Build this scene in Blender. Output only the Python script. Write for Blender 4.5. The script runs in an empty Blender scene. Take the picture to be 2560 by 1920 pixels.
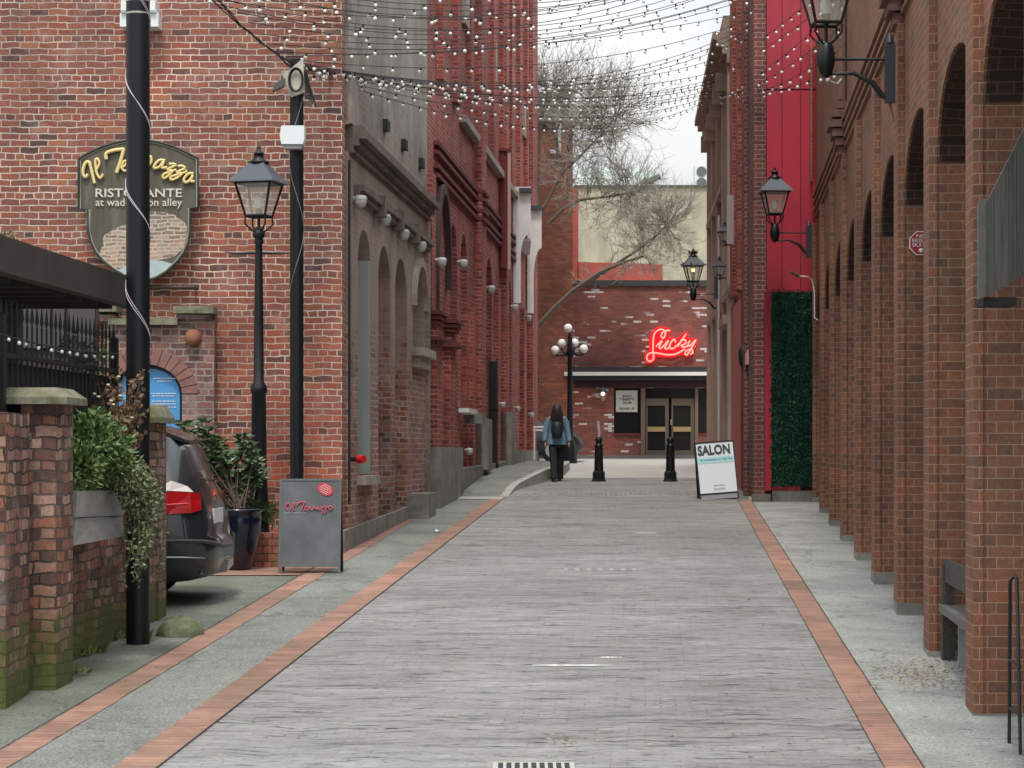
import bpy, math, random
from mathutils import Vector, Matrix
R = random.Random(7)
S = bpy.context.scene
COL = S.collection
PI = math.pi
# ---------------------------------------------------------------- camera, sky, sun, exposure
F = 5600.0; CX = 1280.0; HY = 1128.0; CZ = 2.28
cd = bpy.data.cameras.new("camera"); cam = bpy.data.objects.new("camera", cd); COL.objects.link(cam)
cam.location = (0, 0, CZ); cam.rotation_euler = (math.radians(90), 0, 0)
cd.sensor_width = 36; cd.lens = 36 * F / 2560; cd.shift_y = (HY - 960) / 2560
cd.clip_start = 0.1; cd.clip_end = 2000
S.camera = cam
w = bpy.data.worlds.new("World"); S.world = w; w.use_nodes = True
nt = w.node_tree; nt.nodes.clear()
wo = nt.nodes.new("ShaderNodeOutputWorld"); bg = nt.nodes.new("ShaderNodeBackground")
sky = nt.nodes.new("ShaderNodeTexSky"); sky.sky_type = 'NISHITA'; sky.sun_disc = False
sky.sun_elevation = math.radians(52); sky.sun_rotation = math.radians(150)
sky.dust_density = 3.0
tc = nt.nodes.new("ShaderNodeTexCoord"); mp = nt.nodes.new("ShaderNodeMapping"); mp.inputs['Scale'].default_value = (1, 1, 3)
nz = nt.nodes.new("ShaderNodeTexNoise"); nz.inputs['Scale'].default_value = 3.2; nz.inputs['Detail'].default_value = 5
rp = nt.nodes.new("ShaderNodeValToRGB")
rp.color_ramp.elements[0].position = .40; rp.color_ramp.elements[0].color = (3.9, 4.3, 4.65, 1)
rp.color_ramp.elements[1].position = .62; rp.color_ramp.elements[1].color = (5.9, 5.95, 5.9, 1)
mx = nt.nodes.new("ShaderNodeMixRGB"); mx.inputs[0].default_value = .93
L = nt.links
L.new(tc.outputs['Generated'], mp.inputs[0]); L.new(mp.outputs[0], nz.inputs['Vector']); L.new(nz.outputs[0], rp.inputs[0])
sxy = nt.nodes.new("ShaderNodeSeparateXYZ"); L.new(tc.outputs['Generated'], sxy.inputs[0])
mr = nt.nodes.new("ShaderNodeMapRange"); L.new(sxy.outputs[2], mr.inputs[0]); mr.inputs[1].default_value = .12; mr.inputs[2].default_value = .9; mr.inputs[3].default_value = 1.0; mr.inputs[4].default_value = 2.5
gm = nt.nodes.new("ShaderNodeVectorMath"); gm.operation = 'SCALE'
L.new(sky.outputs[0], mx.inputs[1]); L.new(rp.outputs[0], mx.inputs[2]); L.new(mx.outputs[0], gm.inputs[0]); L.new(mr.outputs[0], gm.inputs['Scale']); L.new(gm.outputs[0], bg.inputs[0])
bg.inputs[1].default_value = .1
L.new(bg.outputs[0], wo.inputs[0])
sd = bpy.data.lights.new("sun", 'SUN'); sd.energy = 1.5; sd.angle = math.radians(10); sd.color = (1, .94, .86)
so = bpy.data.objects.new("sun", sd); COL.objects.link(so)
so.rotation_euler = (math.radians(27), math.radians(-3), 0)
S.view_settings.view_transform = 'Standard'; S.view_settings.look = 'None'
S.view_settings.exposure = 0.7; S.view_settings.gamma = 1

# ---------------------------------------------------------------- coordinates
def at(x, y, Y): return Vector(((x - CX) * Y / F, Y, CZ + (HY - y) * Y / F))
def g(Y):
    if Y < 44: return .0348 * Y
    if Y < 67: return .0348 * 44 + .0231 * (Y - 44)
    return .0348 * 44 + .0231 * 23
def lineX(a, v): return lambda Y: a + (v - 1280) / F * Y

class Wall:
    """vertical wall plane X = a + b*Y ; out = +1 faces +X, -1 faces -X"""
    def __init__(s, a, v, out):
        s.a, s.b, s.out = a, (v - 1280) / F, out
        n = Vector((1, -s.b, 0)).normalized() * out; s.n = n; s.v = v
    def p(s, Y, d, z): return Vector((s.a + s.b * Y, Y, z)) + s.n * d
    def Y(s, x): return s.a * F / (x - s.v)
    def rot(s): return math.atan2(s.b, 1)

# ---------------------------------------------------------------- mesh builder
class MB:
    def __init__(s): s.v = []; s.f = []; s.m = []; s.sm = []; s.cuts = []
    def cut(s): s.cuts.append((len(s.v), len(s.f))); return s
    def build_each(s, name, mat, parent=None):
        cs = [(0, 0)] + [c for c in s.cuts if c != (0, 0)]
        if cs[-1][1] != len(s.f): cs.append((len(s.v), len(s.f)))
        for (v0, f0), (v1, f1) in zip(cs, cs[1:]):
            q = MB(); q.v = s.v[v0:v1]; q.f = [tuple(i - v0 for i in f) for f in s.f[f0:f1]]; q.m = s.m[f0:f1]; q.sm = s.sm[f0:f1]; q.build(name, mat, parent)
    def add(s, vs, fs, m=0, smooth=False):
        o = len(s.v); s.v += [tuple(a) for a in vs]
        for f in fs: s.f.append(tuple(i + o for i in f)); s.m.append(m); s.sm.append(smooth)
        return s
    def hexa(s, c, m=0):   # 8 corners: bottom 4 ccw, top 4 ccw
        return s.add(c, [(0, 3, 2, 1), (4, 5, 6, 7), (0, 1, 5, 4), (1, 2, 6, 5), (2, 3, 7, 6), (3, 0, 4, 7)], m)
    def box(s, x0, x1, y0, y1, z0, z1, m=0):
        return s.hexa([(x0, y0, z0), (x1, y0, z0), (x1, y1, z0), (x0, y1, z0), (x0, y0, z1), (x1, y0, z1), (x1, y1, z1), (x0, y1, z1)], m)
    def wbox(s, W, Y0, Y1, d0, d1, z0, z1, m=0, z0b=None, z1b=None):
        if z0b is None: z0b = z0
        if z1b is None: z1b = z1
        c = [W.p(Y0, d0, z0), W.p(Y0, d1, z0), W.p(Y1, d1, z0b), W.p(Y1, d0, z0b), W.p(Y0, d0, z1), W.p(Y0, d1, z1), W.p(Y1, d1, z1b), W.p(Y1, d0, z1b)]
        if W.out < 0: c = [c[1], c[0], c[3], c[2], c[5], c[4], c[7], c[6]]
        return s.hexa(c, m)
    def prism(s, poly, o, u, v, n, d0, d1, m=0, smooth=False):
        o, u, v, n = Vector(o), Vector(u), Vector(v), Vector(n)
        k = len(poly)
        a = [o + u * p[0] + v * p[1] + n * d0 for p in poly]; b = [o + u * p[0] + v * p[1] + n * d1 for p in poly]
        area = sum(poly[i][0] * poly[(i + 1) % k][1] - poly[(i + 1) % k][0] * poly[i][1] for i in range(k))
        flip = (u.cross(v).dot(n) * area * (d1 - d0)) < 0
        f = [tuple(range(k - 1, -1, -1)), tuple(range(k, 2 * k))] + [(i, (i + 1) % k, k + (i + 1) % k, k + i) for i in range(k)]
        if flip: f = [t[::-1] for t in f]
        return s.add(a + b, f, m, smooth)
    def wprism(s, W, poly, d0, d1, m=0):
        u = Vector((W.b, 1, 0))
        return s.prism(poly, (W.a, 0, 0), u, (0, 0, 1), W.n, d0, d1, m)
    def tube(s, pts, r, n=8, m=0, cap=True, smooth=True):
        pts = [Vector(p) for p in pts]; k = len(pts)
        if not isinstance(r, (list, tuple)): r = [r] * k
        vs = []; up = Vector((0, 0, 1)); prev = None
        for i, p in enumerate(pts):
            t = (pts[min(i + 1, k - 1)] - pts[max(i - 1, 0)])
            if t.length < 1e-9: t = Vector((0, 0, 1))
            t.normalize()
            if prev is None:
                a = t.cross(Vector((0, 0, 1)) if abs(t.z) < .9 else Vector((1, 0, 0))).normalized()
            else:
                a = prev - t * prev.dot(t)
                a = a.normalized() if a.length > 1e-6 else t.orthogonal().normalized()
            prev = a; b = t.cross(a)
            for j in range(n):
                th = 2 * PI * j / n; vs.append(p + (a * math.cos(th) + b * math.sin(th)) * r[i])
        fs = [(i * n + j, i * n + (j + 1) % n, (i + 1) * n + (j + 1) % n, (i + 1) * n + j) for i in range(k - 1) for j in range(n)]
        s.add(vs, fs, m, smooth)
        if cap:
            s.add(vs[:n], [tuple(range(n - 1, -1, -1))], m); s.add(vs[-n:], [tuple(range(n))], m)
        return s
    def lathe(s, prof, c=(0, 0, 0), n=16, m=0, smooth=True, sq=None):
        c = Vector(c); vs = []
        for r, z in prof:
            for j in range(n):
                th = 2 * PI * j / n + (PI / n if sq else 0); vs.append(c + Vector((r * math.cos(th), r * math.sin(th), z)))
        k = len(prof)
        fs = [(i * n + j, i * n + (j + 1) % n, (i + 1) * n + (j + 1) % n, (i + 1) * n + j) for i in range(k - 1) for j in range(n)]
        s.add(vs, fs, m, smooth)
        s.add(vs[:n], [tuple(range(n - 1, -1, -1))], m); s.add(vs[-n:], [tuple(range(n))], m)
        return s
    def ball(s, c, r, n=10, m=0, sz=1, noise=0):
        c = Vector(c); vs = []; k = n // 2 + 1
        for i in range(k + 1):
            ph = PI * i / k
            for j in range(n):
                th = 2 * PI * j / n; q = 1 + noise * (R.random() - .5)
                vs.append(c + Vector((math.sin(ph) * math.cos(th), math.sin(ph) * math.sin(th), -math.cos(ph) * sz)) * r * q)
        fs = [(i * n + j, i * n + (j + 1) % n, (i + 1) * n + (j + 1) % n, (i + 1) * n + j) for i in range(k) for j in range(n)]
        return s.add(vs, fs, m, True)
    def loft(s, rings, m=0, cap=True, smooth=True):
        n = len(rings[0]); vs = [p for r in rings for p in r]; k = len(rings)
        fs = [(i * n + j, i * n + (j + 1) % n, (i + 1) * n + (j + 1) % n, (i + 1) * n + j) for i in range(k - 1) for j in range(n)]
        s.add(vs, fs, m, smooth)
        if cap: s.add(rings[0], [tuple(range(n - 1, -1, -1))], m); s.add(rings[-1], [tuple(range(n))], m)
        return s
    def leaf(s, p, d, l, wd, m=0, up=None):
        d = Vector(d).normalized(); a = d.cross(up or Vector((R.uniform(-1, 1), R.uniform(-1, 1), R.uniform(-.3, 1))))
        if a.length < 1e-4: a = d.orthogonal()
        a.normalize(); nn = d.cross(a) * (.12 * l); p = Vector(p)
        s.add([p, p + d * l * .45 + a * wd / 2 + nn, p + d * l, p + d * l * .45 - a * wd / 2 + nn, p + d * l * .5], [(0, 1, 4), (1, 2, 4), (2, 3, 4), (3, 0, 4)], m)
        return s
    def build(s, name, mat, parent=None, loc=None, uv=True):
        me = bpy.data.meshes.new(name); base = Vector(loc) if loc is not None else (parent_world(parent) if parent else Vector((0, 0, 0)))
        me.from_pydata([(a[0] - base.x, a[1] - base.y, a[2] - base.z) for a in s.v], [], s.f)
        me.polygons.foreach_set("material_index", s.m); me.polygons.foreach_set("use_smooth", s.sm)
        if uv:
            ul = me.uv_layers.new(name="uv"); data = [0.0] * (2 * len(me.loops)); V = s.v
            for po in me.polygons:
                n = po.normal
                if abs(n.z) > .75:
                    for li in po.loop_indices:
                        q = V[me.loops[li].vertex_index]; data[2 * li] = q[0]; data[2 * li + 1] = q[1]
                else:
                    h = math.hypot(n.x, n.y) or 1; tx, ty = -n.y / h, n.x / h
                    for li in po.loop_indices:
                        q = V[me.loops[li].vertex_index]; data[2 * li] = q[0] * tx + q[1] * ty; data[2 * li + 1] = q[2]
            ul.data.foreach_set("uv", data)
        for mm in (mat if isinstance(mat, (list, tuple)) else [mat]): me.materials.append(mm)
        me.update(); o = bpy.data.objects.new(name, me); COL.objects.link(o)
        if parent is not None: o.parent = parent
        elif loc is not None: o.location = loc
        return o

def parent_world(p):
    v = Vector((0, 0, 0))
    while p is not None: v += Vector(p.location); p = p.parent
    return v
def tag(o, label=None, cat=None, group=None, kind=None):
    if label: o['label'] = label
    if cat: o['category'] = cat
    if group: o['group'] = group
    if kind: o['kind'] = kind
    return o
def thing(name, loc, label, cat, group=None, rz=0):
    o = bpy.data.objects.new(name, None); COL.objects.link(o); o.location = loc; o.rotation_euler = (0, 0, rz); o.empty_display_size = .2
    return tag(o, label, cat, group)
def single(mb, name, mat, label, cat, group=None, loc=None, uv=True):
    return tag(mb.build(name, mat, None, loc, uv), label, cat, group)
def kids(o): return [c for c in bpy.data.objects if c.parent == o]
def copy_tree(o, parent=None, ch=None):
    c = o.copy(); COL.objects.link(c)
    if parent is not None: c.parent = parent
    for k in kids(o) if ch is None else ch: 
        if k != c: copy_tree(k, c)
    return c
def deform(o, fn):
    return o

# ---------------------------------------------------------------- materials
def new_mat(name):
    m = bpy.data.materials.new(name); m.use_nodes = True
    return m, m.node_tree, m.node_tree.nodes["Principled BSDF"]
def N(t, kind, **kw):
    n = t.nodes.new(kind)
    for k, v in kw.items():
        if k in n.inputs: n.inputs[k].default_value = v
        else: setattr(n, k, v)
    return n
def ramp(t, stops, interp='LINEAR'):
    r = t.nodes.new("ShaderNodeValToRGB"); e = r.color_ramp; e.interpolation = interp
    while len(e.elements) < len(stops): e.elements.new(.5)
    for el, (p, c) in zip(e.elements, stops):
        el.position = p; el.color = (c[0], c[1], c[2], 1) if not isinstance(c, (int, float)) else (c, c, c, 1)
    return r
def mixc(t, fac, a, b, mode='MIX'):
    m = t.nodes.new("ShaderNodeMixRGB"); m.blend_type = mode
    for i, x in enumerate((fac, a, b)):
        if isinstance(x, bpy.types.NodeSocket): t.links.new(x, m.inputs[i])
        elif isinstance(x, (int, float)): m.inputs[i].default_value = x if i == 0 else (x, x, x, 1)
        else: m.inputs[i].default_value = (x[0], x[1], x[2], 1)
    return m.outputs[0]
def noise(t, vec, scale, detail=4, rough=.6, stretch=None):
    if stretch:
        mp = t.nodes.new("ShaderNodeMapping"); mp.inputs['Scale'].default_value = stretch; t.links.new(vec, mp.inputs[0]); vec = mp.outputs[0]
    n = N(t, "ShaderNodeTexNoise", Scale=scale, Detail=detail, Roughness=rough); t.links.new(vec, n.inputs['Vector']); return n.outputs[0]
def geo(t): return t.nodes.new("ShaderNodeNewGeometry").outputs['Position']
def bumpit(t, b, h, strength=.4, dist=.01, prev=None):
    n = N(t, "ShaderNodeBump", Strength=strength, Distance=dist); t.links.new(h, n.inputs['Height'])
    if prev: t.links.new(prev, n.inputs['Normal'])
    t.links.new(n.outputs[0], b.inputs['Normal']); return n.outputs[0]

def brick(name, tones, mortar, low=None, bw=.215, bh=.083, ms=.011, distort=.006, stain=(.5, 1.1), mortar2=None, squash=6, rough=.85,
          white=None, plaster=None, moss=None, offset=.5, bump=.6, pale=None):
    m, t, b = new_mat(name); uv = t.nodes.new("ShaderNodeUVMap").outputs[0]; pos = geo(t)
    nd = N(t, "ShaderNodeTexNoise", Scale=5.0, Detail=3); t.links.new(pos, nd.inputs['Vector'])
    sub = N(t, "ShaderNodeVectorMath", operation='SUBTRACT'); t.links.new(nd.outputs['Color'], sub.inputs[0]); sub.inputs[1].default_value = (.5, .5, .5)
    sc = N(t, "ShaderNodeVectorMath", operation='SCALE'); t.links.new(sub.outputs[0], sc.inputs[0]); sc.inputs['Scale'].default_value = distort * 4
    ad = N(t, "ShaderNodeVectorMath", operation='ADD'); t.links.new(uv, ad.inputs[0]); t.links.new(sc.outputs[0], ad.inputs[1])
    bt = t.nodes.new("ShaderNodeTexBrick"); t.links.new(ad.outputs[0], bt.inputs['Vector'])
    bt.inputs['Scale'].default_value = 1; bt.inputs['Brick Width'].default_value = bw; bt.inputs['Row Height'].default_value = bh
    bt.inputs['Mortar Size'].default_value = ms; bt.inputs['Mortar Smooth'].default_value = .35; bt.offset = offset
    bt.inputs['Color1'].default_value = (0, 0, 0, 1); bt.inputs['Color2'].default_value = (1, 1, 1, 1); bt.inputs['Mortar'].default_value = (.5, .5, .5, 1)
    if squash: bt.squash = .5; bt.squash_frequency = squash
    k = len(tones); rr = ramp(t, [(i / k, c) for i, c in enumerate(tones)], 'CONSTANT'); t.links.new(bt.outputs['Color'], rr.inputs[0])
    c = rr.outputs[0]
    fine = noise(t, pos, 38, 4, .7); fr = ramp(t, [(.3, .72), (.7, 1.25)]); t.links.new(fine, fr.inputs[0]); c = mixc(t, 1, c, fr.outputs[0], 'MULTIPLY')
    big = noise(t, pos, .55, 5, .6); br = ramp(t, [(.3, stain[0]), (.65, stain[1])]); t.links.new(big, br.inputs[0])
    if white:
        wn = noise(t, pos, 1.1, 2, .5); wr = ramp(t, [(.46, 0), (.52, 1)]); t.links.new(wn, wr.inputs[0])
        th = ramp(t, [(0, 0), (white, 1)], 'CONSTANT'); t.links.new(bt.outputs['Color'], th.inputs[0])
        f = mixc(t, 1, wr.outputs[0], th.outputs[0], 'MULTIPLY'); c = mixc(t, f, c, (.75, .7, .66))
    mor = mortar
    if mortar2:
        mn = noise(t, pos, 1.7, 5, .65); mr = ramp(t, [(.42, 0), (.6, 1)]); t.links.new(mn, mr.inputs[0]); mor = mixc(t, mr.outputs[0], mortar, mortar2)
    if low:
        sx = t.nodes.new("ShaderNodeSeparateXYZ"); t.links.new(pos, sx.inputs[0])
        l1 = N(t, "ShaderNodeMapRange"); t.links.new(sx.outputs[2], l1.inputs[0]); l1.inputs[1].default_value = low[1]; l1.inputs[2].default_value = low[0]
        ln = noise(t, pos, .9, 5, .65); lm = N(t, "ShaderNodeMath", operation='MULTIPLY'); lr = ramp(t, [(.38, .25), (.62, 1)]); t.links.new(ln, lr.inputs[0]); t.links.new(l1.outputs[0], lm.inputs[0]); t.links.new(lr.outputs[0], lm.inputs[1])
        mor = mixc(t, lm.outputs[0], mor, low[2]); c = mixc(t, 1, c, mixc(t, lm.outputs[0], (1, 1, 1), low[3]), 'MULTIPLY')
    c = mixc(t, bt.outputs['Fac'], c, mor)
    c = mixc(t, .85, c, br.outputs[0], 'MULTIPLY')
    hn = noise(t, pos, .9, 6, .7); hr = ramp(t, [(.32, (.82, .86, .92)), (.5, (1, 1, 1)), (.66, (1.18, 1.04, .94))]); t.links.new(hn, hr.inputs[0]); c = mixc(t, 1, c, hr.outputs[0], 'MULTIPLY')
    if pale:
        pn = noise(t, pos, 2.6, 6, .7); pr = ramp(t, [(.52, 0), (.74, pale[3])]); t.links.new(pn, pr.inputs[0]); c = mixc(t, pr.outputs[0], c, pale[:3])
    if plaster:
        z0, z1, pc, pc2 = plaster
        sx = t.nodes.new("ShaderNodeSeparateXYZ"); t.links.new(pos, sx.inputs[0])
        mr = N(t, "ShaderNodeMapRange"); t.links.new(sx.outputs[2], mr.inputs[0]); mr.inputs[1].default_value = z0; mr.inputs[2].default_value = z1
        pn = noise(t, pos, 2.2, 7, .7); am = N(t, "ShaderNodeMath", operation='ADD'); t.links.new(mr.outputs[0], am.inputs[0]); t.links.new(pn, am.inputs[1])
        pr = ramp(t, [(.78, 0), (.95, 1)]); t.links.new(am.outputs[0], pr.inputs[0])
        pn2 = noise(t, pos, 1.2, 8, .7, (1, 1, .35)); p2 = ramp(t, [(.35, pc), (.65, pc2)]); t.links.new(pn2, p2.inputs[0])
        c = mixc(t, pr.outputs[0], c, p2.outputs[0])
    if moss:
        sx = t.nodes.new("ShaderNodeSeparateXYZ"); t.links.new(pos, sx.inputs[0])
        mr = N(t, "ShaderNodeMapRange"); t.links.new(sx.outputs[2], mr.inputs[0]); mr.inputs[1].default_value = moss[0]; mr.inputs[2].default_value = moss[1]; mr.inputs[3].default_value = .42; mr.inputs[4].default_value = -.05
        pn = noise(t, pos, 3.1, 6, .65); am = N(t, "ShaderNodeMath", operation='ADD'); t.links.new(mr.outputs[0], am.inputs[0]); t.links.new(pn, am.inputs[1])
        pr = ramp(t, [(.58, 0), (.78, .9)]); t.links.new(am.outputs[0], pr.inputs[0]); c = mixc(t, pr.outputs[0], c, (.085, .11, .022))
    t.links.new(c, b.inputs['Base Color']); b.inputs['Roughness'].default_value = rough
    inv = N(t, "ShaderNodeMath", operation='SUBTRACT'); inv.inputs[0].default_value = 1; t.links.new(bt.outputs['Fac'], inv.inputs[1])
    p = bumpit(t, b, inv.outputs[0], bump, .012); bumpit(t, b, fine, .35, .006, p)
    return m

def plain(name, c, rough=.6, metal=0, var=.0, scale=6, c2=None, bump=0, bscale=40, emit=None, es=0, stretch=None, spec=None, alpha=None, trans=0, coat=0):
    m, t, b = new_mat(name)
    if c2 is not None or var:
        pos = geo(t); n = noise(t, pos, scale, 5, .65, stretch)
        if c2 is None: c2 = tuple(x * (1 - var) for x in c)
        r = ramp(t, [(.35, c), (.68, c2)]); t.links.new(n, r.inputs[0]); t.links.new(r.outputs[0], b.inputs['Base Color'])
    else: b.inputs['Base Color'].default_value = (*c, 1)
    b.inputs['Roughness'].default_value = rough; b.inputs['Metallic'].default_value = metal
    if bump: pos = geo(t); bumpit(t, b, noise(t, pos, bscale, 5, .65), bump, .01)
    if emit: b.inputs['Emission Color'].default_value = (*emit, 1); b.inputs['Emission Strength'].default_value = es
    if trans: b.inputs['Transmission Weight'].default_value = trans
    if alpha is not None: b.inputs['Alpha'].default_value = alpha
    if coat: b.inputs['Coat Weight'].default_value = coat
    if spec is not None: b.inputs['Specular IOR Level'].default_value = spec
    return m

M = {}
M['joint'] = plain('dark_joint', (.04, .035, .03), .9)
M['facade'] = brick('old_red_brick', [(.28, .095, .065), (.24, .08, .06), (.32, .10, .066), (.20, .08, .065), (.28, .10, .078), (.30, .098, .068), (.37, .13, .075), (.26, .09, .075), (.12, .06, .052), (.31, .118, .078), (.25, .105, .08), (.29, .105, .07), (.36, .145, .08), (.30, .098, .062), (.26, .105, .08), (.29, .098, .062), (.33, .115, .07), (.26, .092, .065)],
                    (.70, .57, .48), bw=.24, ms=.0092, mortar2=(.46, .34, .28), stain=(.62, 1.08), distort=.013, pale=(.52, .40, .34, .32), bump=.7, low=(2.2, 4.6, (.34, .22, .17), (1.12, .82, .70)))
M['arch_brick'] = brick('plum_old_brick', [(.24, .11, .095), (.17, .085, .08), (.29, .13, .10), (.33, .19, .16), (.15, .08, .08)], (.42, .33, .29), ms=.012, mortar2=(.25, .18, .16), pale=(.5, .42, .38, .55), distort=.012, squash=3)
M['redwall'] = brick('dark_red_brick', [(.33, .075, .058), (.27, .058, .047), (.38, .092, .068), (.21, .048, .042), (.31, .08, .065)], (.50, .31, .26), ms=.009, mortar2=(.32, .13, .10), stain=(.7, 1.12), squash=0)
M['plastered'] = brick('brick_under_worn_plaster', [(.32, .14, .10), (.25, .11, .085), (.36, .16, .11), (.18, .09, .075), (.34, .19, .15)], (.50, .40, .34), ms=.011, mortar2=(.3, .22, .19), plaster=(1.6, 7.2, (.40, .31, .26), (.24, .175, .14)), distort=.012, pale=(.50, .42, .37, .6))
M['arcade'] = brick('smooth_brown_brick', [(.225, .102, .056), (.195, .09, .053), (.235, .104, .056), (.16, .08, .051), (.215, .098, .055), (.245, .106, .056), (.175, .083, .051), (.255, .095, .053)], (.40, .26, .18), bw=.225, bh=.075, ms=.0034, distort=.0025, stain=(.62, 1.14), squash=2, rough=.7, bump=.35)
M['arcade_shaded'] = brick('shaded_arcade_brick', [(.045, .022, .015), (.035, .018, .013), (.055, .025, .016)], (.11, .07, .05), bw=.225, bh=.075, ms=.0045, distort=.0015, squash=2, rough=.9, bump=.3)  # shaded copy of the arcade brick, for arch heads and passage
M['pier'] = brick('mossy_garden_brick', [(.26, .125, .09), (.16, .08, .06), (.33, .135, .09), (.11, .065, .055), (.31, .18, .14), (.21, .09, .06), (.42, .26, .21)], (.045, .035, .027), bw=.215, bh=.082, ms=.008, mortar2=(.13, .10, .08), squash=2, moss=(.6, 1.35), distort=.018, pale=(.46, .37, .33, .5), bump=1.0)
M['lucky_brick'] = brick('peeling_painted_brick', [(.30, .10, .08), (.26, .092, .075), (.34, .12, .09), (.23, .085, .07), (.28, .11, .09)], (.27, .13, .11), bw=.25, bh=.068, ms=.006, squash=0, white=.86, stain=(.65, 1.1))
M['tower_brick'] = brick('rust_orange_brick', [(.33, .115, .07), (.28, .10, .065), (.37, .13, .075), (.24, .09, .065)], (.21, .10, .075), ms=.010, squash=0, stain=(.5, 1.15))
M['beige_brick'] = plain('weathered_sandstone', (.46, .35, .28), .9, c2=(.30, .215, .17), scale=2.2, bump=.5, bscale=9, stretch=(1, 1, .25))
M['stucco'] = brick('grey_painted_brick_render', [(.30, .24, .20), (.25, .20, .17), (.33, .27, .23)], (.36, .32, .28), ms=.009, mortar2=(.22, .19, .17), plaster=(0, 19, (.40, .37, .325), (.25, .225, .195)), distort=.01, stain=(.65, 1.1), bump=.6)
M['stone'] = plain('grey_foundation_stone', (.27, .26, .24), .9, c2=(.15, .145, .13), scale=2.6, bump=.5, bscale=14)
M['dkstone'] = plain('dark_cornice_stone', (.21, .165, .14), .9, c2=(.10, .08, .07), scale=3, bump=.4, bscale=12, stretch=(1, 1, .4))  # dark brown with darker streaks from stretched noise
M['pale_stone'] = plain('pale_sandstone_trim', (.42, .37, .31), .9, c2=(.26, .22, .19), scale=4, bump=.4)
M['mossy'] = plain('mossy_capstone', (.26, .25, .20), .95, c2=(.09, .10, .03), scale=5, bump=.7, bscale=25)
M['blackmetal'] = plain('black_cast_iron', (.007, .009, .011), .42, 0, spec=.35)
M['blackmatt'] = plain('matt_black_paint', (.012, .014, .015), .6)
M['greymetal'] = plain('slate_painted_metal', (.06, .07, .085), .45)
M['white'] = plain('white_paint', (.82, .82, .80), .5, var=.12, scale=3)
M['whitebox'] = plain('white_enclosure', (.75, .79, .80), .4)
M['lightglobe'] = plain('white_opal_globe', (.86, .85, .81), .3)
M['fixture'] = plain('dusty_frosted_glass', (.42, .42, .40), .4, c2=(.58, .58, .56), scale=25)
M['brown'] = plain('dark_brown_fascia', (.055, .043, .037), .7, c2=(.035, .028, .024), scale=3)
M['redpaint'] = plain('crimson_metal_panel', (.42, .018, .042), .6, c2=(.27, .014, .028), scale=.9, stretch=(1.5, 1, .5))
M['redwood'] = plain('maroon_painted_board', (.16, .022, .024), .6)
M['glass'] = plain('dark_window_glass', (.014, .018, .019), .1, spec=.5)
M['stone_light'] = plain('pale_concrete_kerb', (.42, .41, .38), .9, c2=(.31, .30, .275), scale=3, bump=.3)
M['terracotta'] = plain('terracotta', (.27, .11, .06), .8, bump=1, bscale=18)

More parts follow.
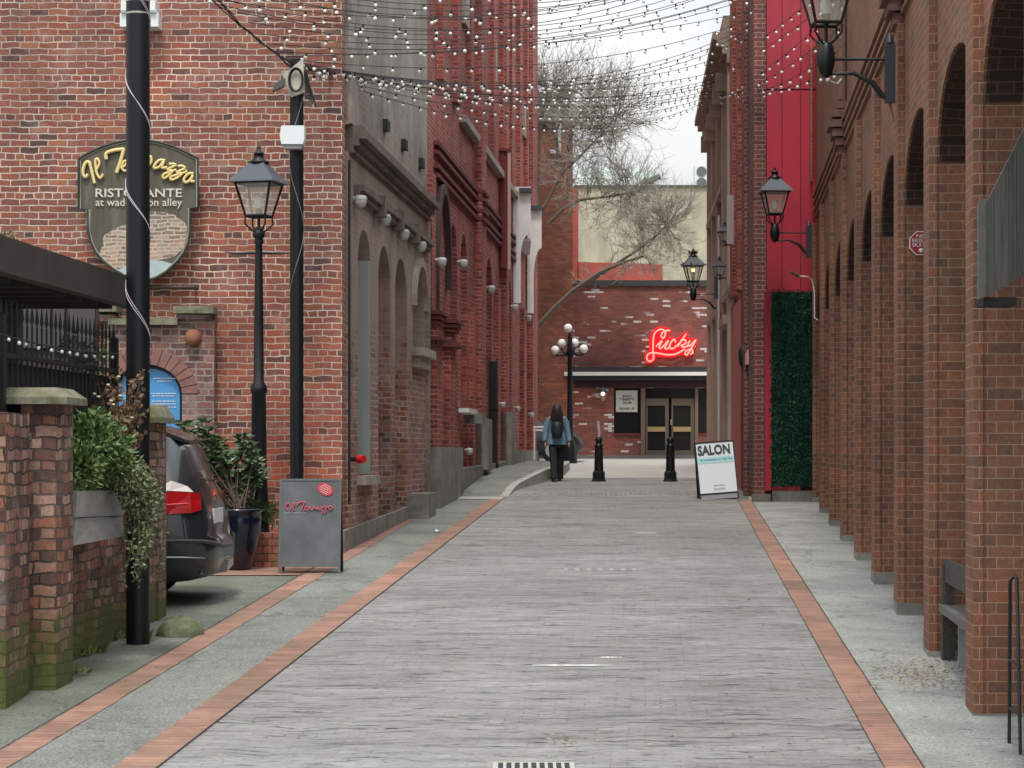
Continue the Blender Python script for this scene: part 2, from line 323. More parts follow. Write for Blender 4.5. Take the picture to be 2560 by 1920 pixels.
def paving():
    m, t, b = new_mat('worn_wood_block_paving'); pos = geo(t)
    bt = t.nodes.new("ShaderNodeTexBrick"); mp = t.nodes.new("ShaderNodeMapping"); t.links.new(pos, mp.inputs[0]); mp.inputs['Rotation'].default_value = (0, 0, math.radians(3.4))
    nd = N(t, "ShaderNodeTexNoise", Scale=1.5, Detail=4); t.links.new(pos, nd.inputs['Vector'])
    sub = N(t, "ShaderNodeVectorMath", operation='SUBTRACT'); t.links.new(nd.outputs['Color'], sub.inputs[0]); sub.inputs[1].default_value = (.5, .5, .5)
    sc = N(t, "ShaderNodeVectorMath", operation='MULTIPLY'); t.links.new(sub.outputs[0], sc.inputs[0]); sc.inputs[1].default_value = (.05, .22, 0)
    ad = N(t, "ShaderNodeVectorMath", operation='ADD'); t.links.new(mp.outputs[0], ad.inputs[0]); t.links.new(sc.outputs[0], ad.inputs[1]); t.links.new(ad.outputs[0], bt.inputs['Vector'])
    bt.inputs['Scale'].default_value = 1; bt.inputs['Brick Width'].default_value = .205; bt.inputs['Row Height'].default_value = .1; bt.inputs['Mortar Size'].default_value = .006
    bt.inputs['Mortar Smooth'].default_value = .3
    bt.inputs['Color1'].default_value = (0, 0, 0, 1); bt.inputs['Color2'].default_value = (1, 1, 1, 1)
    rr = ramp(t, [(0, (.252, .249, .238)), (.5, (.268, .265, .253)), (1, (.285, .281, .269))]); t.links.new(bt.outputs['Color'], rr.inputs[0])
    wv = N(t, "ShaderNodeVectorMath", operation='MULTIPLY'); t.links.new(sub.outputs[0], wv.inputs[0]); wv.inputs[1].default_value = (.0, .5, 0)
    wp = N(t, "ShaderNodeVectorMath", operation='ADD'); t.links.new(pos, wp.inputs[0]); t.links.new(wv.outputs[0], wp.inputs[1]); wpo = wp.outputs[0]
    gn = noise(t, wpo, 3.4, 5, .62, (1, 8, 1)); gr = ramp(t, [(.345, .04), (.38, .45), (.412, .97), (.6, 1.05)]); t.links.new(gn, gr.inputs[0])
    c = mixc(t, .95, rr.outputs[0], gr.outputs[0], 'MULTIPLY')
    gf = noise(t, wpo, 16, 6, .75, (1, 5, 1)); gq = ramp(t, [(.36, .62), (.5, 1.0), (.66, 1.2)]); t.links.new(gf, gq.inputs[0]); c = mixc(t, .9, c, gq.outputs[0], 'MULTIPLY')
    gl2 = noise(t, wpo, 1.1, 6, .7, (1, 11, 1)); gk = ramp(t, [(.37, .25), (.42, .85), (.5, 1.0)]); t.links.new(gl2, gk.inputs[0]); c = mixc(t, .8, c, gk.outputs[0], 'MULTIPLY')
    g2 = noise(t, wpo, .55, 7, .75, (1, 4, 1)); g3 = ramp(t, [(.36, .66), (.5, 1.0), (.68, 1.15)]); t.links.new(g2, g3.inputs[0]); c = mixc(t, .9, c, g3.outputs[0], 'MULTIPLY')
    bn = noise(t, pos, .3, 5, .65); br = ramp(t, [(.33, (.80, .795, .785)), (.65, (1.12, 1.125, 1.13))]); t.links.new(bn, br.inputs[0]); c = mixc(t, 1, c, br.outputs[0], 'MULTIPLY')
    jn = noise(t, pos, 1.6, 5, .7); jr = ramp(t, [(.50, 0), (.66, .75)]); t.links.new(jn, jr.inputs[0])
    jf = mixc(t, 1, bt.outputs['Fac'], jr.outputs[0], 'MULTIPLY')
    c = mixc(t, jf, c, (.10, .095, .085))
    rn = noise(t, pos, .9, 5, .7); r2 = ramp(t, [(.62, 0), (.78, .5)]); t.links.new(rn, r2.inputs[0]); c = mixc(t, r2.outputs[0], c, (.27, .21, .165))
    t.links.new(c, b.inputs['Base Color']); b.inputs['Roughness'].default_value = .8
    p = bumpit(t, b, gn, .8, .03); iv = N(t, "ShaderNodeMath", operation='SUBTRACT'); iv.inputs[0].default_value = 1; t.links.new(bt.outputs['Fac'], iv.inputs[1]); bumpit(t, b, iv.outputs[0], .5, .01, p)
    return m
M['paving'] = paving()
def aggregate(name, a, b2, spk, green=None):
    m, t, b = new_mat(name); pos = geo(t)
    n = noise(t, pos, 55, 3, .8); r = ramp(t, [(.35, a), (.5, b2), (.66, spk)]); t.links.new(n, r.inputs[0]); c = r.outputs[0]
    bn = noise(t, pos, .8, 7, .7); br = ramp(t, [(.34, .62), (.5, .95), (.68, 1.15)]); t.links.new(bn, br.inputs[0]); c = mixc(t, 1, c, br.outputs[0], 'MULTIPLY')
    sn_ = noise(t, pos, 9, 3, .5); sr_ = ramp(t, [(.27, .45), (.33, 1.0)]); t.links.new(sn_, sr_.inputs[0]); c = mixc(t, 1, c, sr_.outputs[0], 'MULTIPLY')
    vo = t.nodes.new("ShaderNodeTexVoronoi"); vo.feature = 'DISTANCE_TO_EDGE'; vo.inputs['Scale'].default_value = .33; dn = N(t, "ShaderNodeTexNoise", Scale=1.5, Detail=6); t.links.new(pos, dn.inputs['Vector'])
    dm = N(t, "ShaderNodeVectorMath", operation='ADD'); t.links.new(pos, dm.inputs[0]); t.links.new(dn.outputs['Color'], dm.inputs[1]); t.links.new(dm.outputs[0], vo.inputs['Vector'])
    vr = ramp(t, [(.0, .35), (.006, 1)]); t.links.new(vo.outputs[0], vr.inputs[0]); c = mixc(t, .8, c, vr.outputs[0], 'MULTIPLY')
    if green:
        gn = noise(t, pos, 1.3, 5, .65); gr = ramp(t, [(.42, 0), (.62, .85)]); t.links.new(gn, gr.inputs[0]); c = mixc(t, gr.outputs[0], c, green)
    t.links.new(c, b.inputs['Base Color']); b.inputs['Roughness'].default_value = .9; bumpit(t, b, n, .5, .008); return m
M['agg_left'] = aggregate('mossy_exposed_aggregate', (.085, .10, .08), (.145, .158, .135), (.26, .27, .24), (.10, .115, .075))
M['agg_mid'] = aggregate('grey_exposed_aggregate', (.11, .12, .105), (.18, .19, .17), (.36, .365, .335))
M['agg_right'] = aggregate('light_exposed_aggregate', (.20, .205, .19), (.28, .285, .265), (.44, .44, .415))
def pink(name, c1, c2):
    m, t, b = new_mat(name); pos = geo(t)
    n = noise(t, pos, 2.2, 8, .8, (1, 8, 1)); r = ramp(t, [(.36, tuple(x * .45 for x in c1)), (.43, tuple(x * .85 for x in c1)), (.5, c1), (.65, c2)]); t.links.new(n, r.inputs[0]); c = r.outputs[0]
    gn = noise(t, pos, .6, 6, .7); gr = ramp(t, [(.44, 0), (.68, .7)]); t.links.new(gn, gr.inputs[0]); c = mixc(t, gr.outputs[0], c, (.20, .145, .09))
    bk = t.nodes.new("ShaderNodeTexBrick"); t.links.new(pos, bk.inputs['Vector']); bk.offset = 0; bk.inputs['Scale'].default_value = 1; bk.inputs['Brick Width'].default_value = 5.0; bk.inputs['Row Height'].default_value = .105; bk.inputs['Mortar Size'].default_value = .006
    bk.inputs['Color1'].default_value = (.80, .80, .80, 1); bk.inputs['Color2'].default_value = (1.12, 1.1, 1.08, 1); bk.inputs['Mortar'].default_value = (.5, .48, .45, 1); c = mixc(t, .85, c, bk.outputs['Color'], 'MULTIPLY')
    kn = noise(t, pos, 1.9, 5, .7); kr = ramp(t, [(.4, .78), (.62, 1.12)]); t.links.new(kn, kr.inputs[0]); c = mixc(t, 1, c, kr.outputs[0], 'MULTIPLY')
    t.links.new(c, b.inputs['Base Color']); b.inputs['Roughness'].default_value = .85; bumpit(t, b, n, .3, .006); return m
M['pink'] = pink('salmon_brick_band', (.36, .20, .15), (.305, .16, .118))
M['concrete'] = plain('street_concrete', (.42, .41, .38), .9, c2=(.34, .33, .305), scale=1.5, bump=.2)

# ---------------------------------------------------------------- ground
YS = [4, 8, 12, 14, 16, 18, 20, 22, 24, 26, 28, 30, 32, 34, 36, 38, 40, 41, 42, 43, 44, 46, 48, 50, 54, 58, 62, 67]
def strip(name, mat, fl, fr, y0, y1, dz, label=None, steps=None, nx=1):
    mb = MB(); ys = [y0] + [y for y in YS if y0 < y < y1] + [y1]; vs = []
    if 'strip' in name:
        ys = sorted(set(ys + [y0 + .17 * i for i in range(1, int((y1 - y0) / .17))]))
    rg_ = .007 if 'strip' in name else 0
    for Y in ys:
        a, b = fl(Y) + R.uniform(-rg_, rg_), fr(Y) + R.uniform(-rg_, rg_)
        for i in range(nx + 1): vs.append((a + (b - a) * i / nx, Y, g(Y) + dz))
    k = nx + 1
    mb.add(vs, [(r * k + i, r * k + i + 1, (r + 1) * k + i + 1, (r + 1) * k + i) for r in range(len(ys) - 1) for i in range(nx)])
    o = mb.build(name, mat); tag(o, label, kind='structure'); return o
mb = MB(); ys = [-20, 0] + YS + [80, 120, 300, 900]; xs = [-400, -40, -12, 12, 40, 400]
mb.add([(x, Y, g(Y)) for Y in ys for x in xs], [(r * 6 + i, r * 6 + i + 1, (r + 1) * 6 + i + 1, (r + 1) * 6 + i) for r in range(len(ys) - 1) for i in range(5)])
tag(mb.build('ground', M['agg_left']), kind='structure')
rl = lineX(-2.916, 1661); rl2 = lineX(-3.178, 1665); s2r = lineX(-3.72, 1635); s2l = lineX(-3.89, 1618); rr = lineX(1.245, 1670); rr2 = lineX(1.46, 1673)
strip('road', M['paving'], rl, rr, 5, 42.5, .012)
strip('pavement_strip', M['pink'], rl2, rl, 5, 41.2, .016)
strip('pavement', M['agg_mid'], s2r, rl2, 5, 40.8, .008)
strip('pavement_strip', M['pink'], s2l, s2r, 5, 40.2, .012)
strip('pavement_strip', M['pink'], rr, rr2, 5, 40.0, .016)
strip('road_line', M['joint'], lambda Y: rl(Y) - .002, lambda Y: rl(Y) + .009, 5, 41.2, .02)
strip('road_line', M['joint'], lambda Y: rr(Y) - .004, lambda Y: rr(Y) + .001, 5, 40.2, .02)
strip('pavement_line', M['joint'], lambda Y: rr2(Y) - .001, lambda Y: rr2(Y) + .007, 5, 40.0, .02)
strip('pavement_line', M['joint'], lambda Y: s2l(Y) - .012, lambda Y: s2l(Y) + .002, 5, 40.0, .018)
arcL = Wall(1.775, 1789, -1)
strip('pavement', M['agg_right'], rr2, lambda Y: arcL.a + arcL.b * Y + 2.6, 5, 39.6, .008)
strip('road', M['paving'], lambda Y: -1.2 + .08 * (Y - 42.5), lambda Y: 4.6, 42.5, 50, .008)
strip('street', M['concrete'], lambda Y: -30, lambda Y: 30, 50, 66.4, .012)
# cobble row across the alley
mb = MB()
for k in range(46):
    x = rl(42) + .08 + k * (rr(42) - rl(42)) / 46; 
    for q in range(2): mb.box(x, x + .065, 41.85 + q * .28, 42.03 + q * .28, g(42) - .02, g(42) + .034 + R.random() * .006)
tag(mb.build('road_strip', plain('pale_cobbles', (.45, .44, .42), .85, var=.4, scale=12)), kind='structure')

# ---------------------------------------------------------------- helpers for walls
def arch_pts(a, b, zs, zt, n=14):
    c = (a + b) / 2; r = (b - a) / 2
    return [(c - r * math.cos(PI * i / n), zs + (zt - zs) * math.sin(PI * i / n)) for i in range(n + 1)]
def arch_wall(mb, W, Y0, Y1, ops, z0, z1, d0, d1):
    """wall band between Y0..Y1 with arched openings ops=(a,b,zbottom,zspring,ztop)"""
    cur = Y0
    for a, b, zb, zs, zt in ops:
        if a > cur: mb.wbox(W, cur, a, d0, d1, z0, z1)
        poly = arch_pts(a, b, zs, zt) + [(b, z1), (a, z1)]
        mb.wprism(W, poly, d0, d1)
        if zb > z0: mb.wbox(W, a, b, d0, d1, z0, zb)
        cur = b
    if cur < Y1: mb.wbox(W, cur, Y1, d0, d1, z0, z1)

# ---------------------------------------------------------------- left: restaurant building
WL = Wall(-4.412, 1725, 1)
bl = thing('brick_building', (-4, 30, .9), 'old red brick building with pale mortar and a grey rendered upper side wall', 'building')
xc = WL.p(28.4, 0, 0).x
mb = MB(); mb.box(-14, xc, 28.4, 28.9, .2, 12.5); mb.build('front_wall', M['facade'], bl)
ops1 = [(29.75, 30.95, 1.95, 4.75, 5.28), (31.7, 32.95, .8, 4.7, 5.24), (33.5, 34.9, .8, 4.65, 5.22), (35.65, 37.1, 3.95, 4.6, 5.22)]
mb = MB(); arch_wall(mb, WL, 28.9, 37.6, ops1, .5, 6.15, -.2, 0); mb.wbox(WL, 28.9, 37.6, -.6, -.34, .5, 12); mb.build('side_wall', M['plastered'], bl)
mb = MB(); mb.wbox(WL, 28.9, 37.6, -.2, 0, 6.5, 12.5); mb.build('upper_side_wall', M['stucco'], bl)
mb = MB(); mb.wbox(WL, 28.9, 29.5, 0, .05, 6.51, 7.5); mb.build('corner_render', M['pale_stone'], bl)
mb = MB()
for d, z0, z1 in ((.06, 6.15, 6.24), (.13, 6.24, 6.33), (.22, 6.33, 6.42), (.16, 6.42, 6.5)): mb.wbox(WL, 29.0, 37.6, -.2, d, z0, z1)
mb.build('cornice', M['dkstone'], bl)
mb = MB()
for a, b in ((29.4, 31.2), (31.36, 33.1), (33.3, 35.1), (35.3, 37.5)):
    mb.wbox(WL, a, b, 0, .09, 5.62, 5.7); mb.wbox(WL, a, b, 0, .14, 5.7, 5.78)
for y in (31.28, 33.2, 35.2): mb.wbox(WL, y - .1, y + .1, 0, .17, 5.55, 5.84)
mb.build('string_course', M['dkstone'], bl)
mb = MB(); mb.wbox(WL, 29.75, 30.95, -.34, -.19, 1.95, 5.28); mb.build('window_panel', plain('sage_grey_board', (.27, .30, .27), .6), bl)
mb = MB(); mb.wbox(WL, 30.77, 30.948, -.19, -.004, 1.96, 4.9); mb.build('shutter', plain('sage_grey_paint', (.30, .33, .30), .6), bl)
mb = MB(); mb.wbox(WL, 31.7, 34.9, -.34, -.19, .5, 5.24); mb.build('blocked_window', M['arch_brick'], bl)
mb = MB(); mb.wbox(WL, 35.65, 37.1, -.33, -.2, 3.95, 5.22); mb.build('window', M['glass'], bl)
mb = MB(); mb.wbox(WL, 29.65, 31.05, 0, .12, 1.83, 1.95).cut(); mb.wbox(WL, 35.5, 37.2, 0, .2, 3.8, 3.93); mb.wbox(WL, 35.6, 37.1, 0, .12, 3.62, 3.8); mb.build_each('sill', M['pale_stone'], bl)
mb = MB()
for y in (32.15, 34.2, 36.4): mb.wbox(WL, y, y + .3, 0, .07, 6.9, 7.05).cut()
mb.build_each('corbel', M['blackmatt'], bl)
# hood around the fourth arch
mb = MB(); o_ = arch_pts(35.5, 37.25, 4.6, 5.42, 16); i_ = arch_pts(35.6, 37.15, 4.6, 5.28, 16); mb.wprism(WL, o_ + i_[::-1], 0, .08); mb.build('arch_hood', M['pale_stone'], bl)
mb = MB(); mb.wbox(WL, 28.36, 34.9, -.02, .04, .3, 1.27, z0b=.3, z1b=1.42); mb.wbox(WL, 34.92, 35.9, .0, .34, .9, 1.62); mb.wbox(WL, 35.95, 37.55, 0, .1, .9, 1.3)
mb.build('foundation', M['stone'], bl)
mb = MB(); mb.wbox(WL, 37.3, 37.58, 0, .06, 1.2, 6.1); mb.build('drain_strip', M['stucco'], bl)
# big painted corner pilaster strip above cornice end
mb = MB(); mb.tube([WL.p(28.62, .06, 1.6), WL.p(28.62, .06, 6.0)], .02, 6); mb.build('conduit', M['blackmatt'], bl)

# red fire bell on the corner
sp = at(897, 1148, 28.9)
mb = MB(); mb.tube([sp + Vector((-.12, .1, 0)), sp + Vector((0, 0, 0))], .03, 8, 0); mb.tube([sp, sp + Vector((.07, -.06, .0))], [.055, .05], 12, 1)
single(mb, 'fire_hose_connection', [M['blackmatt'], plain('red_enamel', (.5, .015, .02), .35)], 'red capped pipe stub on the brick corner at the foundation', 'pipe')

# entrance arch on the front wall
ea = thing('brick_archway', (-4.6, 28.3, 1), 'weathered brick gateway with mossy capstones and a blue notice panel on the front wall', 'archway')
def fx(x): return (x - 1280) * 28.3 / F
def fz(y): return CZ + (HY - y) * 28.3 / F
mb = MB()
arch = arch_pts(fx(283), fx(458), fz(985), fz(912), 12)
mb.prism([(fx(268), .5), (fx(283), .5)] + arch + [(fx(458), .5), (fx(538), .5), (fx(538), fz(800)), (fx(268), fz(800))], (0, 28.4, 0), (1, 0, 0), (0, 0, 1), (0, -1, 0), 0, .2)
mb.box(fx(445), fx(530), 28.15, 28.4, fz(800), fz(788)); mb.box(fx(235), fx(290), 28.15, 28.4, fz(805), fz(788))
mb.build('wall', M['arch_brick'], ea)
mb = MB(); vt = []
for i in range(15):   # voussoirs
    th = PI * (i + .5) / 15; c = (fx(283) + fx(458)) / 2; r0 = (fx(458) - fx(283)) / 2
    zc = fz(985); k = (fz(912) - zc) / r0
    def pp(r, t): return (c - r * math.cos(t), zc + (r - r0) * math.sin(t) + r0 * k * math.sin(t))
    a0, a1 = th - .092, th + .092
    mb.prism([pp(r0, a0), pp(r0, a1), pp(r0 + .2, a1), pp(r0 + .2, a0)], (0, 28.2, 0), (1, 0, 0), (0, 0, 1), (0, -1, 0), 0, .012)
mb.build('voussoir', plain('plum_voussoir', (.30, .15, .13), .9, c2=(.19, .10, .09), scale=7, bump=.4), ea)
mb = MB(); mb.box(fx(440), fx(540), 28.05, 28.395, fz(786), fz(768)); mb.box(fx(278), fx(450), 28.08, 28.395, fz(814), fz(798)); mb.box(fx(232), fx(300), 28.05, 28.395, fz(782), fz(763)); mb.build('capstone', M['mossy'], ea)
mb = MB(); mb.ball((fx(487), 28.17, fz(846)), .105, 12, 0, 1.1, .16); mb.build('medallion', M['terracotta'], ea)
# blue notice panel
mb = MB(); ap = arch_pts(fx(285), fx(456), fz(985), fz(914), 12)
mb.prism([(fx(285), 1.0)] + ap + [(fx(456), 1.0)], (0, 28.33, 0), (1, 0, 0), (0, 0, 1), (0, -1, 0), 0, .02); mb.build('notice_frame', plain('navy_frame', (.01, .02, .06), .4), ea)
blue = thing('notice_board', (fx(370), 28.3, 1.6), 'arched bright blue notice board with white writing inside the brick gateway', 'notice board')
mb = MB(); ap = arch_pts(fx(291), fx(450), fz(985), fz(921), 12)
mb.prism([(fx(291), 1.1)] + ap + [(fx(450), 1.1)], (0, 28.305, 0), (1, 0, 0), (0, 0, 1), (0, -1, 0), 0, .02); mb.build('panel', plain('sky_blue_board', (.08, .30, .62), .4), blue)
mb = MB()
for y, x0, x1 in ((978, 300, 325), (984, 378, 440), (990, 300, 325), (990, 382, 436), (997, 300, 320), (1003, 380, 440), (1010, 380, 440), (1018, 380, 441), (1024, 302, 322), (1030, 384, 430), (953, 395, 430), (946, 385, 440)):
    x = x0
    while x < x1:
        l = R.uniform(2, 8); mb.box(fx(x), fx(min(x + l, x1)), 28.278, 28.284, fz(y + 1.1), fz(y - 1.0)); x += l + 2
    mb.cut()
mb.build_each('writing', M['white'], blue)
# pipe/rail above gateway
mb = MB(); a = at(372, 718, 28.25); b_ = at(486, 718, 28.25); mb.tube([a, b_], .025, 8); mb.tube([b_, b_ + Vector((0, .15, 0))], .02, 6); mb.tube([a, a + Vector((0, .15, 0))], .02, 6)
single(mb, 'wall_rail', plain('rusty_rail', (.07, .04, .035), .7), 'short dark rusty rail on the brick front below the shield sign', 'rail')

# text helpers ------------------------------------------------------------
def text_mesh(body, height, bold=0, depth=.004, sx=1, spacing=1):
    cu = bpy.data.curves.new('t', 'FONT'); cu.body = body; cu.size = 1; cu.extrude = depth / 2; cu.offset = bold; cu.resolution_u = 3; cu.space_character = spacing
    o = bpy.data.objects.new('t', cu); COL.objects.link(o); dg = bpy.context.evaluated_depsgraph_get(); dg.update()
    me = bpy.data.meshes.new_from_object(o.evaluated_get(dg)); bpy.data.objects.remove(o)
    xs = [v.co.x for v in me.vertices]; ysv = [v.co.y for v in me.vertices]
    k = height / .7
    for v in me.vertices: v.co.x = (v.co.x - min(xs)) * k * sx; v.co.y *= k; v.co.z = v.co.z
    return me, (max(xs) - min(xs)) * k * sx
def text_on(name, body, height, width, origin, u, v, mat, parent, bold=0, depth=.004, spacing=1):
    me, wd = text_mesh(body, height, bold, depth, 1, spacing); k = width / wd
    u, v, o = Vector(u).normalized(), Vector(v).normalized(), Vector(origin); n = u.cross(v); base = parent_world(parent) if parent else Vector((0, 0, 0))
    for q in me.vertices: q.co = o + u * (q.co.x * k) + v * q.co.y + n * q.co.z - base
    me.materials.clear(); me.materials.append(mat); ob = bpy.data.objects.new(name, me); COL.objects.link(ob); ob.parent = parent; return ob
def strokes(name, lines, o, u, v, n, r, mat, parent, flat=1.0, seg=6):
    """brush lettering: smoothed tubes along polylines (local 2D)"""
    mb = MB(); o, u, v, n = Vector(o), Vector(u), Vector(v), Vector(n)
    for ln in lines:
        tp = isinstance(ln[0], (int, float)); rr_ = r * ln[0] if tp else r; pts = ln[1] if tp else ln
        P = []
        m = len(pts)
        for i in range(m - 1):
            p0, p1, p2, p3 = pts[max(i - 1, 0)], pts[i], pts[i + 1], pts[min(i + 2, m - 1)]
            for s in range(4):
                t = s / 4
                P.append(tuple(.5 * ((2 * p1[k]) + (-p0[k] + p2[k]) * t + (2 * p0[k] - 5 * p1[k] + 4 * p2[k] - p3[k]) * t * t + (-p0[k] + 3 * p1[k] - 3 * p2[k] + p3[k]) * t ** 3) for k in (0, 1)))
        P.append(pts[-1])
        mb.tube([o + u * p[0] + v * p[1] for p in P], rr_, seg)
    return mb.build(name, mat, parent, uv=False)

# hanging shield sign --------------------------------------------------------
SY = 28.15
sg = thing('shield_sign', tuple(at(348, 520, SY)), 'large weathered olive shield-shaped sign with gold script lettering on the brick front', 'sign')
K_ = 340 / 1446.0
def sp2(x, y): q = at(180 + x * K_, 330 + y * K_, SY); return (q.x, q.z)
top = [(72, 285)] + [(72 + (1335 - 72) * t, 285 - 200 * (1 - (2 * t - 1) ** 2) - (4 * 0)) for t in [i / 14 for i in range(1, 14)]] + [(1340, 275)]
right = [(1345, 800), (1255, 812), (1255, 1060)]
bot = [(1235, 1180), (1190, 1290), (1110, 1390), (1000, 1490), (900, 1550), (790, 1582), (680, 1570), (560, 1530), (440, 1460), (330, 1370), (250, 1280), (200, 1170), (175, 1060)]
left = [(175, 822), (72, 818)]
outl = [sp2(*p) for p in top + right + bot + left]
mb = MB(); mb.prism(outl, (0, SY, 0), (1, 0, 0), (0, 0, 1), (0, -1, 0), -.05, 0); mb.build('board', plain('weathered_olive_board', (.075, .065, .042), .7, c2=(.135, .125, .095), scale=3, stretch=(3, 1, .4)), sg)
mb = MB()
cen = Vector((sp2(710, 800)[0], SY, sp2(710, 800)[1]))
mb.tube([Vector((p[0], SY - .012, p[1])) for p in outl + outl[:1]], .016, 6); mb.build('frame', plain('green_black_frame', (.035, .045, .038), .6), sg)
mb = MB(); mb.tube([Vector((cen.x + (p[0] - cen.x) * .972, SY - .008, cen.z + (p[1] - cen.z) * .976)) for p in outl + outl[:1]], .006, 4); mb.build('gilt_line', plain('pale_line', (.42, .45, .38), .6), sg)
# painted ruin picture on the lower half
mb = MB(); mb.prism([sp2(*p) for p in [(830, 840), (960, 850), (1090, 880), (1190, 960), (1225, 990), (1220, 1120), (1180, 1250), (1080, 1330), (900, 1370), (700, 1390), (480, 1470), (380, 1400), (290, 1300), (330, 1200), (330, 1110), (400, 1060), (520, 1000), (640, 960), (740, 900)]], (0, SY, 0), (1, 0, 0), (0, 0, 1), (0, -1, 0), .001, .005)
mb.build('picture', brick('painted_ruin_picture', [(.30, .22, .17), (.24, .17, .14), (.36, .28, .22), (.2, .15, .12)], (.46, .40, .33), bw=.16, bh=.05, ms=.01, distort=.02, pale=(.5, .46, .4, .6), bump=.1), sg)
mb = MB(); mb.prism([sp2(*p) for p in [(480, 1472), (700, 1380), (850, 1365), (960, 1370), (1075, 1405), (990, 1475), (890, 1535), (790, 1560), (680, 1550), (570, 1510)]], (0, SY, 0), (1, 0, 0), (0, 0, 1), (0, -1, 0), .0055, .009)
mb.build('picture_sky', plain('pale_blue_patch', (.46, .55, .57), .6, var=.2, scale=5), sg)
gold = plain('cream_gold_leaf', (.80, .62, .27), .45)
def pl(pts): return [(p[0], 0 - p[1]) for p in pts]
KW = K_ * SY / F
o = at(180, 330, SY - .03)
script = [(1.2, pl([(172, 450), (140, 482), (116, 430), (138, 340), (180, 318), (205, 400), (240, 545)])), (1.0, pl([(250, 420), (290, 340), (272, 285), (248, 310), (262, 430), (300, 492), (332, 445)])),
          (1.4, pl([(365, 290), (365, 230), (430, 200), (530, 185), (545, 195), (520, 300), (475, 435)])), (1.0, pl([(520, 385), (570, 350), (585, 320), (555, 310), (525, 370), (560, 415), (610, 390)])),
          (1.0, pl([(620, 400), (640, 330), (660, 360), (700, 320)])), (1.0, pl([(700, 400), (730, 320), (745, 355), (790, 310)])), (1.0, pl([(800, 330), (830, 255), (845, 300), (825, 350)])),
          (1.1, pl([(990, 305), (930, 300), (880, 350), (875, 385), (930, 370), (975, 310), (955, 380), (1010, 375)])), (1.0, pl([(1030, 340), (1080, 340), (1100, 355), (1010, 400), (1065, 410), (1050, 440), (980, 495), (975, 450), (1110, 400)])),
          (1.0, pl([(1125, 365), (1165, 360), (1200, 385), (1110, 430), (1165, 440), (1130, 480), (1060, 510), (1055, 475), (1200, 430), (1215, 400)])), (1.1, pl([(1290, 440), (1235, 445), (1190, 500), (1200, 535), (1245, 520), (1285, 460), (1260, 520), (1300, 525)]))]
strokes('script_lettering', [(a, [(x * KW, y * KW) for x, y in b]) for a, b in script], o, (1, 0, 0), (0, 0, 1), (0, -1, 0), .0175, gold, sg)
cream = plain('faded_cream_letters', (.62, .60, .50), .6)
def xz(x, y, Y=SY - .02): return at(180 + x * K_, 330 + y * K_, Y)
text_on('lettering', 'RISTORANTE', 90 * KW, (1170 - 250) * KW, xz(250, 690), (1, 0, 0), (0, 0, 1), cream, sg, .012)
text_on('lettering', 'at waddington alley', 82 * KW, (1170 - 250) * KW, xz(250, 785), (1, 0, 0), (0, 0, 1), cream, sg, .004)

# ---------------------------------------------------------------- left: long dark red building
b2 = thing('red_brick_building', (-.5, 50, 1.6), 'tall dark red brick building with pilasters and narrow arches beyond the grey rendered wall', 'building')
zt_ = 17
mb = MB()
ops2 = [(41.4, 42.6, 1.6, 5.9, 6.56), (43.3, 44.5, 1.6, 5.9, 6.54), (48.7, 50.1, 1.6, 5.9, 6.53), (54.5, 55.6, 1.6, 5.9, 6.5)]
arch_wall(mb, WL, 37.6, 62.6, ops2, .8, zt_, -.25, -.02); mb.wbox(WL, 37.6, 62.4, -6, -.5, .8, zt_)
mb.build('wall', M['redwall'], b2)
mb = MB()
for a, b, d, z0, z1 in ((37.7, 38.6, .16, 1.3, 4.6), (37.8, 38.4, .06, 4.6, 7.0), (46.0, 47.0, .14, 1.3, zt_), (52.2, 53.0, .14, 1.3, zt_), (60.6, 62.55, .16, 1.3, zt_), (44.9, 45.5, .06, 1.4, 5.2), (40.2, 41.0, .12, 1.3, 4.4), (50.8, 51.4, .07, 1.3, 6.0), (58.3, 59.2, .1, 1.3, 6)):
    mb.wbox(WL, a, b, -.02, d, z0, z1)
for k in range(9): # slim upper pilasters
    y = 39.2 + k * 2.55; mb.wbox(WL, y, y + .55, -.02, .09, 8.8, zt_ - .01)
mb.build('pilaster', M['redwall'], b2)
mb = MB()
for z in (7.02, 7.18, 7.42, 7.58):
    for a, b in ((38.7, 45.98), (47.02, 52.18), (53.02, 56.58)): mb.wbox(WL, a, b, -.02, .07, z, z + .07)
    for a, b in ((46.0, 47.0), (52.2, 53.0)): mb.wbox(WL, a - .01, b + .01, -.02, .2, z, z + .07)
for a, b in ((37.65, 38.7), (40.15, 41.05)):
    for q, z in enumerate((4.42, 4.5, 4.58, 4.15)): mb.wbox(WL, a - .03 * q, b + .03 * q, -.02, .19 + .03 * q, z, z + .06)
mb.build('string_course', plain('maroon_moulding', (.17, .035, .03), .8, var=.4, scale=4), b2)
mb = MB(); mb.wbox(WL, 43.0, 45.9, -.02, .12, 8.6, 8.74).cut(); mb.wbox(WL, 47.1, 52.1, -.02, .12, 8.6, 8.74).cut(); mb.wbox(WL, 53.1, 56.5, -.02, .12, 8.6, 8.74).cut()
for y in (43.5, 49.5, 54.5, 59): mb.wbox(WL, y, y + 1.1, -.02, .06, 10.6, 11.5).cut()
mb.build_each('stone_sill', M['pale_stone'], b2)
mb = MB()
for a, b, zb, zs, zt in ops2: mb.wbox(WL, a, b, -.4, -.26, zb, zt)
mb.build('window', M['glass'], b2)
mb = MB(); mb.wbox(WL, 37.62, 41.4, 0, .22, 1.0, 2.35, z1b=2.35); mb.wbox(WL, 41.42, 52.3, 0, .16, 1.2, 1.95, z1b=2.05); mb.wbox(WL, 52.32, 62.6, 0, .2, 1.2, 2.3, z1b=2.3)
